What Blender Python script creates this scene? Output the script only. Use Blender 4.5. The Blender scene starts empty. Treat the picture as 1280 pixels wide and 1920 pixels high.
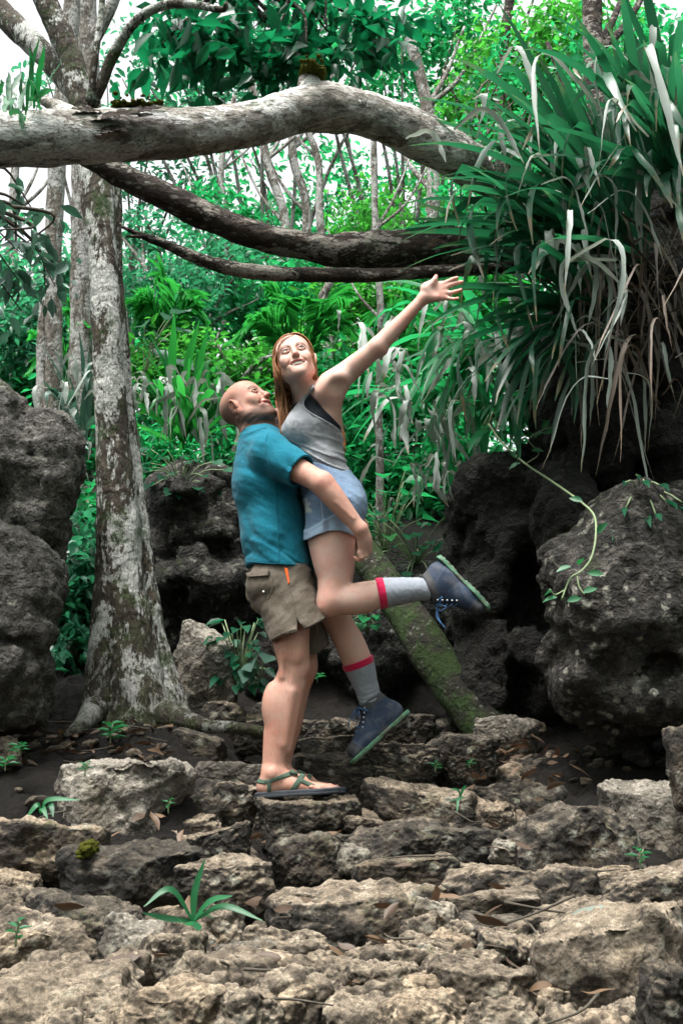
import bpy, math, random
import numpy as np
from mathutils import Vector, Matrix

S = bpy.context.scene
R = math.radians
# ---------------------------------------------------------------- camera
FPX, CW, CH = 2100.0, 1280.0, 1920.0          # focal length in photo pixels
PITCH, CAMZ = math.atan(460 / FPX), 0.16
cam = bpy.data.objects.new('camera', bpy.data.cameras.new('camera'))
S.collection.objects.link(cam)
cam.location = (0, 0, CAMZ)
cam.rotation_euler = (R(90) + PITCH, 0, 0)
cam.data.sensor_fit = 'VERTICAL'
cam.data.sensor_height = 36.0
cam.data.lens = 36.0 * FPX / CH
cam.data.clip_start = 0.05
cam.data.clip_end = 400
S.camera = cam
# ---------------------------------------------------------------- world, sun, exposure
SUN_EL, SUN_AZ = R(70), R(215)                # azimuth clockwise from +Y
w = bpy.data.worlds.new('World'); S.world = w; w.use_nodes = True
nt = w.node_tree; nt.nodes.clear()
sky = nt.nodes.new('ShaderNodeTexSky'); sky.sky_type = 'NISHITA'; sky.sun_disc = False
sky.sun_elevation = SUN_EL; sky.sun_rotation = SUN_AZ
sky.air_density = 1.0; sky.dust_density = 8.0; sky.ozone_density = 1.0
hs = nt.nodes.new('ShaderNodeHueSaturation'); hs.inputs['Saturation'].default_value = 0.12
bg = nt.nodes.new('ShaderNodeBackground'); bg.inputs['Strength'].default_value = 0.15
wo = nt.nodes.new('ShaderNodeOutputWorld')
nt.links.new(sky.outputs[0], hs.inputs['Color']); nt.links.new(hs.outputs[0], bg.inputs['Color'])
nt.links.new(bg.outputs[0], wo.inputs['Surface'])
sl = bpy.data.lights.new('sun', 'SUN'); sl.energy = 1.4; sl.angle = R(12); sl.color = (1.0, 0.96, 0.9)
sun = bpy.data.objects.new('sun', sl); S.collection.objects.link(sun)
sdir = Vector((math.sin(SUN_AZ) * math.cos(SUN_EL), math.cos(SUN_AZ) * math.cos(SUN_EL), math.sin(SUN_EL)))
sun.rotation_euler = sdir.to_track_quat('Z', 'Y').to_euler()
sun.location = (0, -5, 12)
S.view_settings.view_transform = 'Standard'; S.view_settings.look = 'None'
S.view_settings.exposure = 1.6; S.view_settings.gamma = 1.0
S.cycles.use_denoising = True
S.cycles.max_bounces = 8; S.cycles.diffuse_bounces = 4; S.cycles.glossy_bounces = 2
S.cycles.transmission_bounces = 4; S.cycles.transparent_max_bounces = 4
S.cycles.use_adaptive_sampling = True; S.cycles.adaptive_threshold = 0.02
S.cycles.caustics_reflective = False; S.cycles.caustics_refractive = False

ST, CT = math.sin(PITCH), math.cos(PITCH)
def J(px, py, Y):
    """world point at photo pixel (px, py) and distance Y"""
    xc, yc = (px - 640) / FPX, (960 - py) / FPX
    d = np.array((xc, CT - yc * ST, ST + yc * CT))
    p = d * (Y / d[1]); p[2] += CAMZ
    return p
def MPP(Y):
    return Y * CT / FPX * 1.02           # metres per photo pixel near distance Y
# ---------------------------------------------------------------- helpers: objects
COL = S.collection
def props(o, label=None, cat=None, group=None, kind=None):
    if label: o['label'] = label
    if cat: o['category'] = cat
    if group: o['group'] = group
    if kind: o['kind'] = kind
    return o
def empty(name, loc, label=None, cat=None, group=None):
    o = bpy.data.objects.new(name, None); COL.objects.link(o)
    o.location = tuple(loc); o.empty_display_size = 0.1
    return props(o, label, cat, group)
def link(name, me, mat=None, parent=None, loc=None):
    o = bpy.data.objects.new(name, me); COL.objects.link(o)
    if mat is not None and not me.materials: me.materials.append(mat)
    if parent is not None:
        o.parent = parent
        if loc is None:                      # vertices are in world space: undo the parents' offset
            l = Vector((0, 0, 0)); p = parent
            while p: l += Vector(p.location); p = p.parent
            o.location = -l
    if loc is not None: o.location = tuple(loc)
    return o
def mesh(name, V, F, smooth=True, cols=None, attr=None):
    """V (n,3); F is an (m,k) array or a list of such arrays"""
    me = bpy.data.meshes.new(name)
    Fs = [np.asarray(f, np.int32) for f in (F if isinstance(F, (list, tuple)) else [F]) if len(f)]
    V = np.asarray(V, np.float32)
    me.vertices.add(len(V)); me.vertices.foreach_set('co', V.ravel())
    idx = np.concatenate([f.ravel() for f in Fs]); tot = np.concatenate([np.full(len(f), f.shape[1], np.int32) for f in Fs])
    me.loops.add(len(idx)); me.loops.foreach_set('vertex_index', idx)
    st = np.concatenate([[0], np.cumsum(tot)[:-1]]).astype(np.int32)
    me.polygons.add(len(tot)); me.polygons.foreach_set('loop_start', st)
    me.polygons.foreach_set('use_smooth', np.full(len(tot), smooth))
    me.update(calc_edges=True)
    if cols is not None:
        a = me.color_attributes.new('col', 'FLOAT_COLOR', 'POINT')
        c = np.ones((len(V), 4), np.float32); c[:, :3] = cols
        a.data.foreach_set('color', c.ravel())
    if attr is not None:
        for k, v in attr.items():
            a = me.attributes.new(k, 'FLOAT', 'POINT'); a.data.foreach_set('value', np.asarray(v, np.float32))
    return me
class MB:
    """collects pieces into one mesh"""
    def __init__(s): s.V = []; s.F = {}; s.n = 0; s.A = []; s.C = []
    def add(s, V, F, a=0.0, strip=False):
        V = np.asarray(V, float); s.V.append(V); s.A.append(np.broadcast_to(a, (len(V),)))
        s.C.append(np.stack([np.tile((-1., 0, 1), len(V) // 3), np.repeat(np.linspace(0, 1, len(V) // 3), 3)], 1) if strip else np.zeros((len(V), 2)))
        for f in (F if isinstance(F, list) else [F]):
            f = np.asarray(f, int)
            if len(f): s.F.setdefault(f.shape[1], []).append(f + s.n)
        s.n += len(V)
    def mesh(s, name, smooth=True):
        return mesh(name, np.concatenate(s.V), [np.concatenate(f) for f in s.F.values()], smooth, attr={'rnd': np.concatenate(s.A), 'across': np.concatenate(s.C)[:, 0], 'along': np.concatenate(s.C)[:, 1]})
def unit(v): v = np.asarray(v, float); return v / (np.linalg.norm(v) + 1e-12)
def spline(P, n):
    """Catmull-Rom through rows of P (any width), n samples"""
    P = np.asarray(P, float); m = len(P)
    if m == 2: t = np.linspace(0, 1, n)[:, None]; return P[0] * (1 - t) + P[1] * t
    Q = np.vstack([2 * P[0] - P[1], P, 2 * P[-1] - P[-2]])
    u = np.linspace(0, m - 1 - 1e-9, n); i = u.astype(int); t = (u - i)[:, None]
    a, b, c, d = Q[i], Q[i + 1], Q[i + 2], Q[i + 3]
    return 0.5 * (2 * b + (c - a) * t + (2 * a - 5 * b + 4 * c - d) * t * t + (3 * b - a - 3 * c + d) * t ** 3)
def frames(P):
    T = np.gradient(P, axis=0); T /= np.linalg.norm(T, axis=1)[:, None] + 1e-12
    u = np.cross(T[0], (0, 0, 1)); u = unit(u) if np.linalg.norm(u) > 1e-3 else np.array((1., 0, 0))
    U = []
    for t in T:
        u = unit(u - t * (u @ t)); U.append(u)
    U = np.array(U); return T, U, np.cross(T, U)
def tube(P, rad, seg=8, jitter=None, cap=True):
    P = np.asarray(P, float); n = len(P); rad = np.broadcast_to(rad, (n,))
    T, U, W = frames(P); a = np.linspace(0, 2 * math.pi, seg, endpoint=False)
    rr = rad[:, None] * np.ones((1, seg))
    if jitter is not None: rr = rr * jitter(P, a)
    V = P[:, None, :] + rr[..., None] * (np.cos(a)[None, :, None] * U[:, None, :] + np.sin(a)[None, :, None] * W[:, None, :])
    V = V.reshape(-1, 3)
    i, j = np.meshgrid(np.arange(n - 1), np.arange(seg), indexing='ij'); j2 = (j + 1) % seg
    F = [np.stack([i * seg + j, i * seg + j2, (i + 1) * seg + j2, (i + 1) * seg + j], -1).reshape(-1, 4)]
    if cap:
        V = np.vstack([V, P[0], P[-1]]); k = np.arange(seg); k2 = (k + 1) % seg
        F.append(np.vstack([np.stack([k2, k, np.full(seg, n * seg)], 1), np.stack([(n - 1) * seg + k, (n - 1) * seg + k2, np.full(seg, n * seg + 1)], 1)]))
    return V, F
def ribbon(P, wid, nrm, fold=0.0, thick=0.0):
    """leaf strip: P centre line, wid half widths, nrm face normal hint; three vertices across, folded at the midrib"""
    P = np.asarray(P, float); n = len(P); wid = np.broadcast_to(wid, (n,))
    T = np.gradient(P, axis=0); T /= np.linalg.norm(T, axis=1)[:, None] + 1e-12
    nrm = np.broadcast_to(nrm, (n, 3)); B = np.cross(T, nrm); B /= np.linalg.norm(B, axis=1)[:, None] + 1e-9
    N = np.cross(B, T)
    V = np.stack([P - B * wid[:, None] + N * (fold * wid)[:, None], P, P + B * wid[:, None] + N * (fold * wid)[:, None]], 1).reshape(-1, 3)
    i = np.arange(n - 1) * 3
    F = np.vstack([np.stack([i, i + 1, i + 4, i + 3], 1), np.stack([i + 1, i + 2, i + 5, i + 4], 1)])
    return V, F
# ---------------------------------------------------------------- helpers: noise
_pr = np.random.RandomState(5).permutation(256); _P = np.concatenate([_pr, _pr, _pr])
_G = np.random.RandomState(6).normal(size=(256, 3)); _G /= np.linalg.norm(_G, axis=1)[:, None]; _G = _G.astype(np.float32)
def perlin(p):
    p = np.asarray(p, np.float32); i = np.floor(p).astype(np.int32); f = p - i; i &= 255
    u = f * f * f * (f * (f * 6 - 15) + 10); r = 0
    for dx in (0, 1):
        for dy in (0, 1):
            for dz in (0, 1):
                h = _P[_P[_P[i[:, 0] + dx] + i[:, 1] + dy] + i[:, 2] + dz]
                g = _G[h]
                d = g[:, 0] * (f[:, 0] - dx) + g[:, 1] * (f[:, 1] - dy) + g[:, 2] * (f[:, 2] - dz)
                wx = u[:, 0] if dx else 1 - u[:, 0]; wy = u[:, 1] if dy else 1 - u[:, 1]; wz = u[:, 2] if dz else 1 - u[:, 2]
                r = r + d * wx * wy * wz
    return r * 1.5
def fbm(p, oct=4, ridged=False, gain=0.5):
    p = np.asarray(p, np.float32); r = 0; a = 1.0
    for o in range(oct):
        v = perlin(p * (2.0 ** o) + 17.3 * o)
        r = r + a * ((1 - 2 * np.abs(v)) if ridged else v); a *= gain
    return r
def worley(p, jit=1.0):
    """distance to the nearest of randomly scattered points, one per unit cell"""
    p = np.asarray(p, np.float32); i = np.floor(p).astype(np.int32); f = p - i; best = np.full(len(p), 9.0, np.float32)
    R1, R2, R3 = [np.random.RandomState(k).rand(256).astype(np.float32) for k in (21, 22, 23)]
    for dx in (-1, 0, 1):
        for dy in (-1, 0, 1):
            for dz in (-1, 0, 1):
                h = _P[_P[_P[(i[:, 0] + dx) & 255] + ((i[:, 1] + dy) & 255)] + ((i[:, 2] + dz) & 255)]
                d = (dx + R1[h] - f[:, 0]) ** 2 + (dy + R2[h] - f[:, 1]) ** 2 + (dz + R3[h] - f[:, 2]) ** 2
                best = np.minimum(best, d)
    return np.sqrt(best)
def karst(p, o, s1=9.0, s2=24.0):
    """scooped pits between sharp ridges, as on weathered limestone"""
    q = p + .035 * np.stack([fbm(p * 5 + o, 2), fbm(p * 5 + o + 7, 2), fbm(p * 5 + o + 13, 2)], 1)
    m = np.clip(.5 + 1.2 * fbm(p * 2.2 + o, 2), 0, 1)
    return (worley(q * s1 + o) ** 1.5 - .35) * (.35 + .65 * m) + .42 * (worley(q * s2 + o + 5) ** 1.5 - .35)
# ---------------------------------------------------------------- helpers: sculpting with distance fields
class Field:
    def __init__(s, X, Y, Z):
        s.ax = [np.asarray(a, np.float32) for a in (X, Y, Z)]
        s.a = np.full([len(a) for a in s.ax], 9.0, np.float32)
    def _win(s, lo, hi):
        return tuple(slice(max(0, int(np.searchsorted(a, l)) - 1), int(np.searchsorted(a, h)) + 1) for a, l, h in zip(s.ax, lo, hi))
    def put(s, lo, hi, fn, k=0.0, op='add', m=0.03):
        sl = s._win(np.asarray(lo) - k - m, np.asarray(hi) + k + m)
        a = s.a[sl]
        if a.size == 0: return
        x, y, z = s.ax[0][sl[0]][:, None, None], s.ax[1][sl[1]][None, :, None], s.ax[2][sl[2]][None, None, :]
        d = fn(x, y, z).astype(np.float32)
        if op == 'sub': d = -d
        if op == 'add':
            r = np.minimum(a, d)
            if k > 0: h = np.maximum(k - np.abs(a - d), 0) / k; r = r - h * h * (k / 4)
        else:
            r = np.maximum(a, d)
            if k > 0: h = np.maximum(k - np.abs(a - d), 0) / k; r = r + h * h * (k / 4)
        s.a[sl] = r
    def cone(s, a, b, ra, rb, k=0.02, op='add', flat=None):
        a = np.asarray(a, float); b = np.asarray(b, float)
        n, sc = (unit(flat[0]), flat[1]) if flat is not None else (None, 1.0)
        def tr(v):
            return v if n is None else v + n * ((v @ n) * (1 / sc - 1))
        ab = tr(b - a); L = ab @ ab + 1e-12
        def fn(x, y, z):
            px, py, pz = x - a[0], y - a[1], z - a[2]
            if n is not None:
                c = (px * n[0] + py * n[1] + pz * n[2]) * (1 / sc - 1)
                px, py, pz = px + c * n[0], py + c * n[1], pz + c * n[2]
            t = np.clip((px * ab[0] + py * ab[1] + pz * ab[2]) / L, 0, 1)
            return (np.sqrt((px - t * ab[0]) ** 2 + (py - t * ab[1]) ** 2 + (pz - t * ab[2]) ** 2) - (ra + t * (rb - ra))) * min(1.0, sc)
        r = max(ra, rb) * max(1.0, sc)
        s.put(np.minimum(a, b) - r, np.maximum(a, b) + r, fn, k, op)
    def limb(s, pts, k=0.02, g=0.0, flat=None, op='add', sub=6):
        """one smooth tapering tube through points (x, y, z, radius)"""
        P = np.array([[*p[:3], p[3] + g] for p in pts]); P = spline(P, (len(P) - 1) * sub + 1) if len(P) > 2 else P
        if flat is not None: n, sc = unit(flat[0]), flat[1]
        else: n, sc = None, 1.0
        r = P[:, 3].max() * max(1.0, sc)
        def fn(x, y, z):
            d = np.full((x.size, y.size, z.size), 9.0, np.float32)
            for a, b in zip(P[:-1], P[1:]):
                lo = np.minimum(a, b)[:3] - r - k - .035; hi = np.maximum(a, b)[:3] + r + k + .035
                w_ = tuple(slice(int(np.searchsorted(q.ravel(), l)), int(np.searchsorted(q.ravel(), h)) + 1) for q, l, h in zip((x, y, z), lo, hi))
                X, Y, Z = x[w_[0]], y[:, w_[1]], z[:, :, w_[2]]
                e = b[:3] - a[:3]; px, py, pz = X - a[0], Y - a[1], Z - a[2]
                if n is not None:
                    e = e + n * ((e @ n) * (1 / sc - 1)); c = (px * n[0] + py * n[1] + pz * n[2]) * (1 / sc - 1)
                    px, py, pz = px + c * n[0], py + c * n[1], pz + c * n[2]
                t = np.clip((px * e[0] + py * e[1] + pz * e[2]) / (e @ e + 1e-12), 0, 1)
                v = (np.sqrt((px - t * e[0]) ** 2 + (py - t * e[1]) ** 2 + (pz - t * e[2]) ** 2) - (a[3] + t * (b[3] - a[3]))) * min(1.0, sc)
                d[w_] = np.minimum(d[w_], v)
            return d
        s.put(P[:, :3].min(0) - r, P[:, :3].max(0) + r, fn, k, op)
    def ell(s, c, r, M=None, k=0.02, op='add'):
        c = np.asarray(c, float); r = np.asarray(r, float); M = np.eye(3) if M is None else M
        def fn(x, y, z):
            px, py, pz = x - c[0], y - c[1], z - c[2]
            q = [px * M[0, i] + py * M[1, i] + pz * M[2, i] for i in range(3)]
            k0 = np.sqrt(sum((q[i] / r[i]) ** 2 for i in range(3)))
            k1 = np.sqrt(sum((q[i] / r[i] ** 2) ** 2 for i in range(3))) + 1e-9
            return k0 * (k0 - 1) / k1
        ext = np.sqrt(((M * r) ** 2).sum(1))
        s.put(c - ext, c + ext, fn, k, op)
    def keep(s, p, n, k=0.0):
        """keep the side of the plane that n points away from"""
        n = unit(n); h = n @ np.asarray(p)
        x, y, z = s.ax[0][:, None, None], s.ax[1][None, :, None], s.ax[2][None, None, :]
        d = (x * n[0] + y * n[1] + z * n[2] - h).astype(np.float32)
        r = np.maximum(s.a, d)
        if k > 0: hh = np.maximum(k - np.abs(s.a - d), 0) / k; r = r + hh * hh * (k / 4)
        s.a = r
    def near(s, band):
        m = np.abs(s.a) < band; i = np.nonzero(m)
        return m, np.stack([s.ax[0][i[0]], s.ax[1][i[1]], s.ax[2][i[2]]], 1)
    def noise(s, fn, band=0.05):
        m, p = s.near(band); s.a[m] += fn(p)
    def extract(s):
        F = s.a; X, Y, Z = s.ax; In = F < 0
        c = np.zeros([n - 1 for n in F.shape], np.int8)
        for dx in (0, 1):
            for dy in (0, 1):
                for dz in (0, 1): c += In[dx:In.shape[0] - 1 + dx, dy:In.shape[1] - 1 + dy, dz:In.shape[2] - 1 + dz]
        act = (c > 0) & (c < 8); I, Jx, K = np.nonzero(act); n = len(I)
        idx = np.full(act.shape, -1, np.int32); idx[I, Jx, K] = np.arange(n)
        acc = np.zeros((n, 3)); cnt = np.zeros(n)
        cs = [(a, b, d) for a in (0, 1) for b in (0, 1) for d in (0, 1)]
        for a in cs:
            for b in cs:
                if sum(b) - sum(a) == 1 and all(y >= x for x, y in zip(a, b)):
                    fa = F[I + a[0], Jx + a[1], K + a[2]]; fb = F[I + b[0], Jx + b[1], K + b[2]]
                    m = (fa < 0) != (fb < 0); t = np.where(m, fa / np.where(m, fa - fb, 1), 0)
                    pa = np.stack([X[I + a[0]], Y[Jx + a[1]], Z[K + a[2]]], 1); pb = np.stack([X[I + b[0]], Y[Jx + b[1]], Z[K + b[2]]], 1)
                    acc += (pa + t[:, None] * (pb - pa)) * m[:, None]; cnt += m
        V = acc / cnt[:, None]; Q = []
        def quads(axis):
            sl0 = [slice(None)] * 3; sl1 = [slice(None)] * 3; sl0[axis] = slice(0, -1); sl1[axis] = slice(1, None)
            e = In[tuple(sl0)] != In[tuple(sl1)]; i = np.stack(np.nonzero(e), 1)
            b, d = [(1, 2), (2, 0), (0, 1)][axis]
            ok = (i[:, b] > 0) & (i[:, d] > 0) & (i[:, b] < F.shape[b] - 1) & (i[:, d] < F.shape[d] - 1); i = i[ok]
            q = []
            for ob, od in ((1, 1), (0, 1), (0, 0), (1, 0)):
                j = i.copy(); j[:, b] -= ob; j[:, d] -= od; q.append(idx[j[:, 0], j[:, 1], j[:, 2]])
            q = np.stack(q, 1); ins = In[i[:, 0], i[:, 1], i[:, 2]]
            q[~ins] = q[~ins][:, ::-1]; return q
        for ax in range(3): Q.append(quads(ax))
        Q = np.concatenate(Q); return V, Q[(Q >= 0).all(1)]
def axis(lo, hi, step, fine=()):
    """grid coordinates from lo to hi; fine = [(a, b, step), ...] ranges with a smaller step"""
    out = [lo]; 
    while out[-1] < hi:
        x = out[-1]; st = step
        for a, b, f in fine:
            if a - step <= x <= b: st = min(st, f)
        out.append(x + st)
    return np.array(out)
def grid_for(lo, hi, step, boxes=()):
    return [axis(lo[i], hi[i], step, [(b[0][i], b[1][i], b[2]) for b in boxes]) for i in range(3)]
def smooth_verts(V, Q, it=1, lam=0.5):
    for _ in range(it):
        a = np.zeros_like(V); c = np.zeros(len(V))
        for k in range(4):
            u, v = Q[:, k], Q[:, (k + 1) % 4]
            for d in range(3): a[:, d] += np.bincount(u, V[v, d], len(V)) + np.bincount(v, V[u, d], len(V))
            c += np.bincount(u, minlength=len(V)) + np.bincount(v, minlength=len(V))
        V = V + lam * (a / np.maximum(c, 1)[:, None] - V)
    return V
def vnormals(V, Q):
    n = np.cross(V[Q[:, 2]] - V[Q[:, 0]], V[Q[:, -1]] - V[Q[:, 1]]) if Q.shape[1] == 4 else np.cross(V[Q[:, 1]] - V[Q[:, 0]], V[Q[:, 2]] - V[Q[:, 0]])
    N = np.zeros_like(V)
    for k in range(Q.shape[1]):
        for d in range(3): N[:, d] += np.bincount(Q[:, k], n[:, d], len(V))
    return N / (np.linalg.norm(N, axis=1)[:, None] + 1e-12)
# ---------------------------------------------------------------- helpers: materials
class Mat:
    """tiny node builder"""
    def __init__(s, name):
        s.m = bpy.data.materials.new(name); s.m.use_nodes = True; s.t = s.m.node_tree; s.t.nodes.clear()
        s.out = s.t.nodes.new('ShaderNodeOutputMaterial'); s._co = None
    def n(s, kind, **kw):
        nd = s.t.nodes.new('ShaderNode' + kind)
        for k, v in kw.items(): setattr(nd, k, v)
        return nd
    def set(s, sock, v):
        if isinstance(v, bpy.types.NodeSocket): s.t.links.new(v, sock)
        elif isinstance(v, (tuple, list)) and sock.type == 'RGBA': sock.default_value = (*v[:3], 1)
        else: sock.default_value = v
    def co(s):
        if s._co is None: s._co = s.n('TexCoord').outputs['Object']
        return s._co
    def map(s, scale, co=None, loc=(0, 0, 0)):
        m = s.n('Mapping'); s.set(m.inputs['Vector'], co or s.co()); m.inputs['Scale'].default_value = scale if isinstance(scale, tuple) else (scale,) * 3
        m.inputs['Location'].default_value = loc
        return m.outputs[0]
    def noise(s, scale, detail=5, rough=0.55, dist=0.0, co=None):
        n = s.n('TexNoise'); s.set(n.inputs['Vector'], co or s.co())
        n.inputs['Scale'].default_value = scale; n.inputs['Detail'].default_value = detail
        n.inputs['Roughness'].default_value = rough; n.inputs['Distortion'].default_value = dist
        return n.outputs['Fac']
    def vor(s, scale, feature='F1', co=None, out='Distance', rnd=1.0):
        n = s.n('TexVoronoi', feature=feature); s.set(n.inputs['Vector'], co or s.co()); n.inputs['Scale'].default_value = scale
        n.inputs['Randomness'].default_value = rnd
        return n.outputs[out]
    def ramp(s, fac, stops, interp='LINEAR'):
        r = s.n('ValToRGB'); r.color_ramp.interpolation = interp; s.set(r.inputs[0], fac); e = r.color_ramp.elements
        while len(e) < len(stops): e.new(0.5)
        for q, (p, c) in zip(e, stops): q.position = p; q.color = (*c, 1) if isinstance(c, (tuple, list)) else (c, c, c, 1)
        return r.outputs[0]
    def math(s, op, a, b=0.0, clamp=False):
        n = s.n('Math', operation=op, use_clamp=clamp); s.set(n.inputs[0], a); s.set(n.inputs[1], b); return n.outputs[0]
    def mix(s, fac, a, b, mode='MIX'):
        n = s.n('MixRGB', blend_type=mode); s.set(n.inputs[0], fac); s.set(n.inputs[1], a); s.set(n.inputs[2], b); return n.outputs[0]
    def attr(s, name, out='Fac'):
        a = s.n('Attribute', attribute_name=name); return a.outputs[out]
    def normal_z(s):
        g = s.n('NewGeometry'); x = s.n('SeparateXYZ'); s.set(x.inputs[0], g.outputs['Normal']); return x.outputs['Z']
    def bump(s, h, strength=0.5, dist=0.02, prev=None):
        b = s.n('Bump'); s.set(b.inputs['Height'], h); b.inputs['Strength'].default_value = strength; b.inputs['Distance'].default_value = dist
        if prev is not None: s.set(b.inputs['Normal'], prev)
        return b.outputs[0]
    def principled(s, col, rough=0.8, normal=None, spec=0.3, **kw):
        p = s.n('BsdfPrincipled'); s.set(p.inputs['Base Color'], col); s.set(p.inputs['Roughness'], rough)
        p.inputs['Specular IOR Level'].default_value = spec
        if normal is not None: s.set(p.inputs['Normal'], normal)
        for k, v in kw.items(): s.set(p.inputs[k.replace('_', ' ')], v)
        s.t.links.new(p.outputs[0], s.out.inputs[0]); s.bsdf = p
        return s.m
# ---------------------------------------------------------------- materials of the place
def stone_mat(name, dark, mid, pale, lichen=(.40, .41, .38), lich=.45, moss=.5, top=1.0, bump=1.0, warm=(.30, .215, .13)):
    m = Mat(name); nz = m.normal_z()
    n1, n2, n3 = m.noise(2.6, 6, .62, .3), m.noise(11, 6, .65), m.noise(55, 5, .65)
    nf = m.noise(26, 8, .75, .4); na = m.math('ADD', m.math('MULTIPLY', n2, .45), m.math('MULTIPLY', nf, .55))
    c = m.ramp(na, [(.34, dark), (.50, mid), (.64, pale)])
    # trodden, rain-washed tops are pale; flanks get black algae, mud and shade put into the colour
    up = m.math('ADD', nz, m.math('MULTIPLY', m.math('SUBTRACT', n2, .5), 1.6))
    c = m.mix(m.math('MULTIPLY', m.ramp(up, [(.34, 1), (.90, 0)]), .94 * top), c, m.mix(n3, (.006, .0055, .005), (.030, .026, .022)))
    c = m.mix(m.math('MULTIPLY', m.ramp(n1, [(.50, 0), (.68, 1)]), .35), c, m.mix(n3, c, warm))
    v = m.ramp(m.math('ADD', m.vor(16, 'SMOOTH_F1'), m.math('MULTIPLY', n3, .5)), [(.42, 1), (.56, 0)])
    lm = m.math('MULTIPLY', v, m.ramp(m.noise(4.2, 5, .7), [(.47, 0), (.57, lich)]))
    c = m.mix(lm, c, m.mix(n3, lichen, (.22, .25, .20)))
    mm = m.math('MULTIPLY', m.ramp(nz, [(.15, 0), (.7, 1)]), m.ramp(m.noise(3.3, 6, .72), [(.57, 0), (.66, moss)]))
    c = m.mix(mm, c, m.mix(n3, (.018, .035, .006), (.075, .105, .014)))
    wc = m.n('VectorMath', operation='ADD'); wv = m.n('VectorMath', operation='SCALE'); nn_ = m.n('TexNoise'); m.set(nn_.inputs['Vector'], m.co()); nn_.inputs['Scale'].default_value = 14
    m.set(wv.inputs[0], nn_.outputs['Color']); wv.inputs['Scale'].default_value = .06; m.set(wc.inputs[0], m.co()); m.set(wc.inputs[1], wv.outputs[0]); wc = wc.outputs[0]
    h = m.math('MULTIPLY', m.vor(24, 'F1', co=wc), .9); h = m.math('ADD', h, m.math('MULTIPLY', m.vor(62, 'F1', co=wc), .5))
    h = m.math('ADD', h, m.math('MULTIPLY', m.noise(18, 10, .78), 1.1)); h = m.math('ADD', h, m.math('MULTIPLY', m.noise(150, 4, .7), .22))
    dn = m.n('TexNoise'); m.set(dn.inputs['Vector'], m.co()); dn.inputs['Scale'].default_value = 4; dn.inputs['Detail'].default_value = 5; dv = m.n('VectorMath', operation='SCALE'); m.set(dv.inputs[0], dn.outputs['Color']); dv.inputs['Scale'].default_value = .35; da = m.n('VectorMath', operation='ADD'); m.set(da.inputs[0], m.co()); m.set(da.inputs[1], dv.outputs[0]); wc0 = da.outputs[0]
    g1, g2 = m.noise(95, 6, .8), m.noise(240, 3, .7)
    c = m.mix(1.0, c, m.ramp(m.math('ADD', m.math('MULTIPLY', g1, .7), m.math('MULTIPLY', g2, .3)), [(.36, (.22, .20, .18)), (.47, (.78, .76, .74)), (.56, (1.1, 1.08, 1.05)), (.66, (1.55, 1.5, 1.42))]), 'MULTIPLY')
    ck = m.ramp(m.math('ADD', m.vor(3.2, 'DISTANCE_TO_EDGE', co=wc0), m.math('MULTIPLY', m.math('SUBTRACT', g1, .5), .10)), [(.004, .5), (.022, 1)]); c = m.mix(1.0, c, ck, 'MULTIPLY')
    oi = m.n('ObjectInfo').outputs['Random']; c = m.mix(1.0, c, m.ramp(oi, [(0, (.62, .60, .58)), (.35, (.95, .92, .88)), (.7, (1.12, 1.10, 1.08)), (1, (1.25, 1.16, 1.05))]), 'MULTIPLY')
    return m.principled(c, m.mix(n2, (.95,) * 3, (.6,) * 3), m.bump(h, .8 * bump, .035), .35)
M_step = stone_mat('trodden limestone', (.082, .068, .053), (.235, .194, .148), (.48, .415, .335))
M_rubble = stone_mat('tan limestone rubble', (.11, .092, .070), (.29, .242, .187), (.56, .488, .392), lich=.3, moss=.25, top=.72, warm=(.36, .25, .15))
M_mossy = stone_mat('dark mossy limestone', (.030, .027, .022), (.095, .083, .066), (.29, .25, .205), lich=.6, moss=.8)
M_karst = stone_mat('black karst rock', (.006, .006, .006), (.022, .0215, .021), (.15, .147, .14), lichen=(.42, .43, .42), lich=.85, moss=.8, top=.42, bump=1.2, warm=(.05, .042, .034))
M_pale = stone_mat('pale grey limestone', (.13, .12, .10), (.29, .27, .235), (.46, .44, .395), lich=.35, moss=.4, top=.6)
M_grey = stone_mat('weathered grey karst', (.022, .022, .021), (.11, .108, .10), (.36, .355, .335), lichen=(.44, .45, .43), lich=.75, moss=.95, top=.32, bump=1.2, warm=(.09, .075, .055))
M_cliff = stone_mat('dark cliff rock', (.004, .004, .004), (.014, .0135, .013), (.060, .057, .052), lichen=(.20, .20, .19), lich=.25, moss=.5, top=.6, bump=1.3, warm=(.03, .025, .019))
m = Mat('soil'); a, b = m.noise(7, 8, .7), m.noise(60, 6, .7)
gr = m.noise(120, 5, .75)
M_soil = m.principled(m.mix(m.ramp(a, [(.35, 0), (.7, 1)]), m.mix(b, (.004, .003, .0025), (.012, .009, .007)), m.mix(b, (.008, .006, .0045), (.034, .025, .018))), .85, m.bump(m.math('ADD', m.math('ADD', a, m.math('MULTIPLY', b, .5)), m.math('MULTIPLY', gr, .25)), 1.0, .08), .3)
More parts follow.
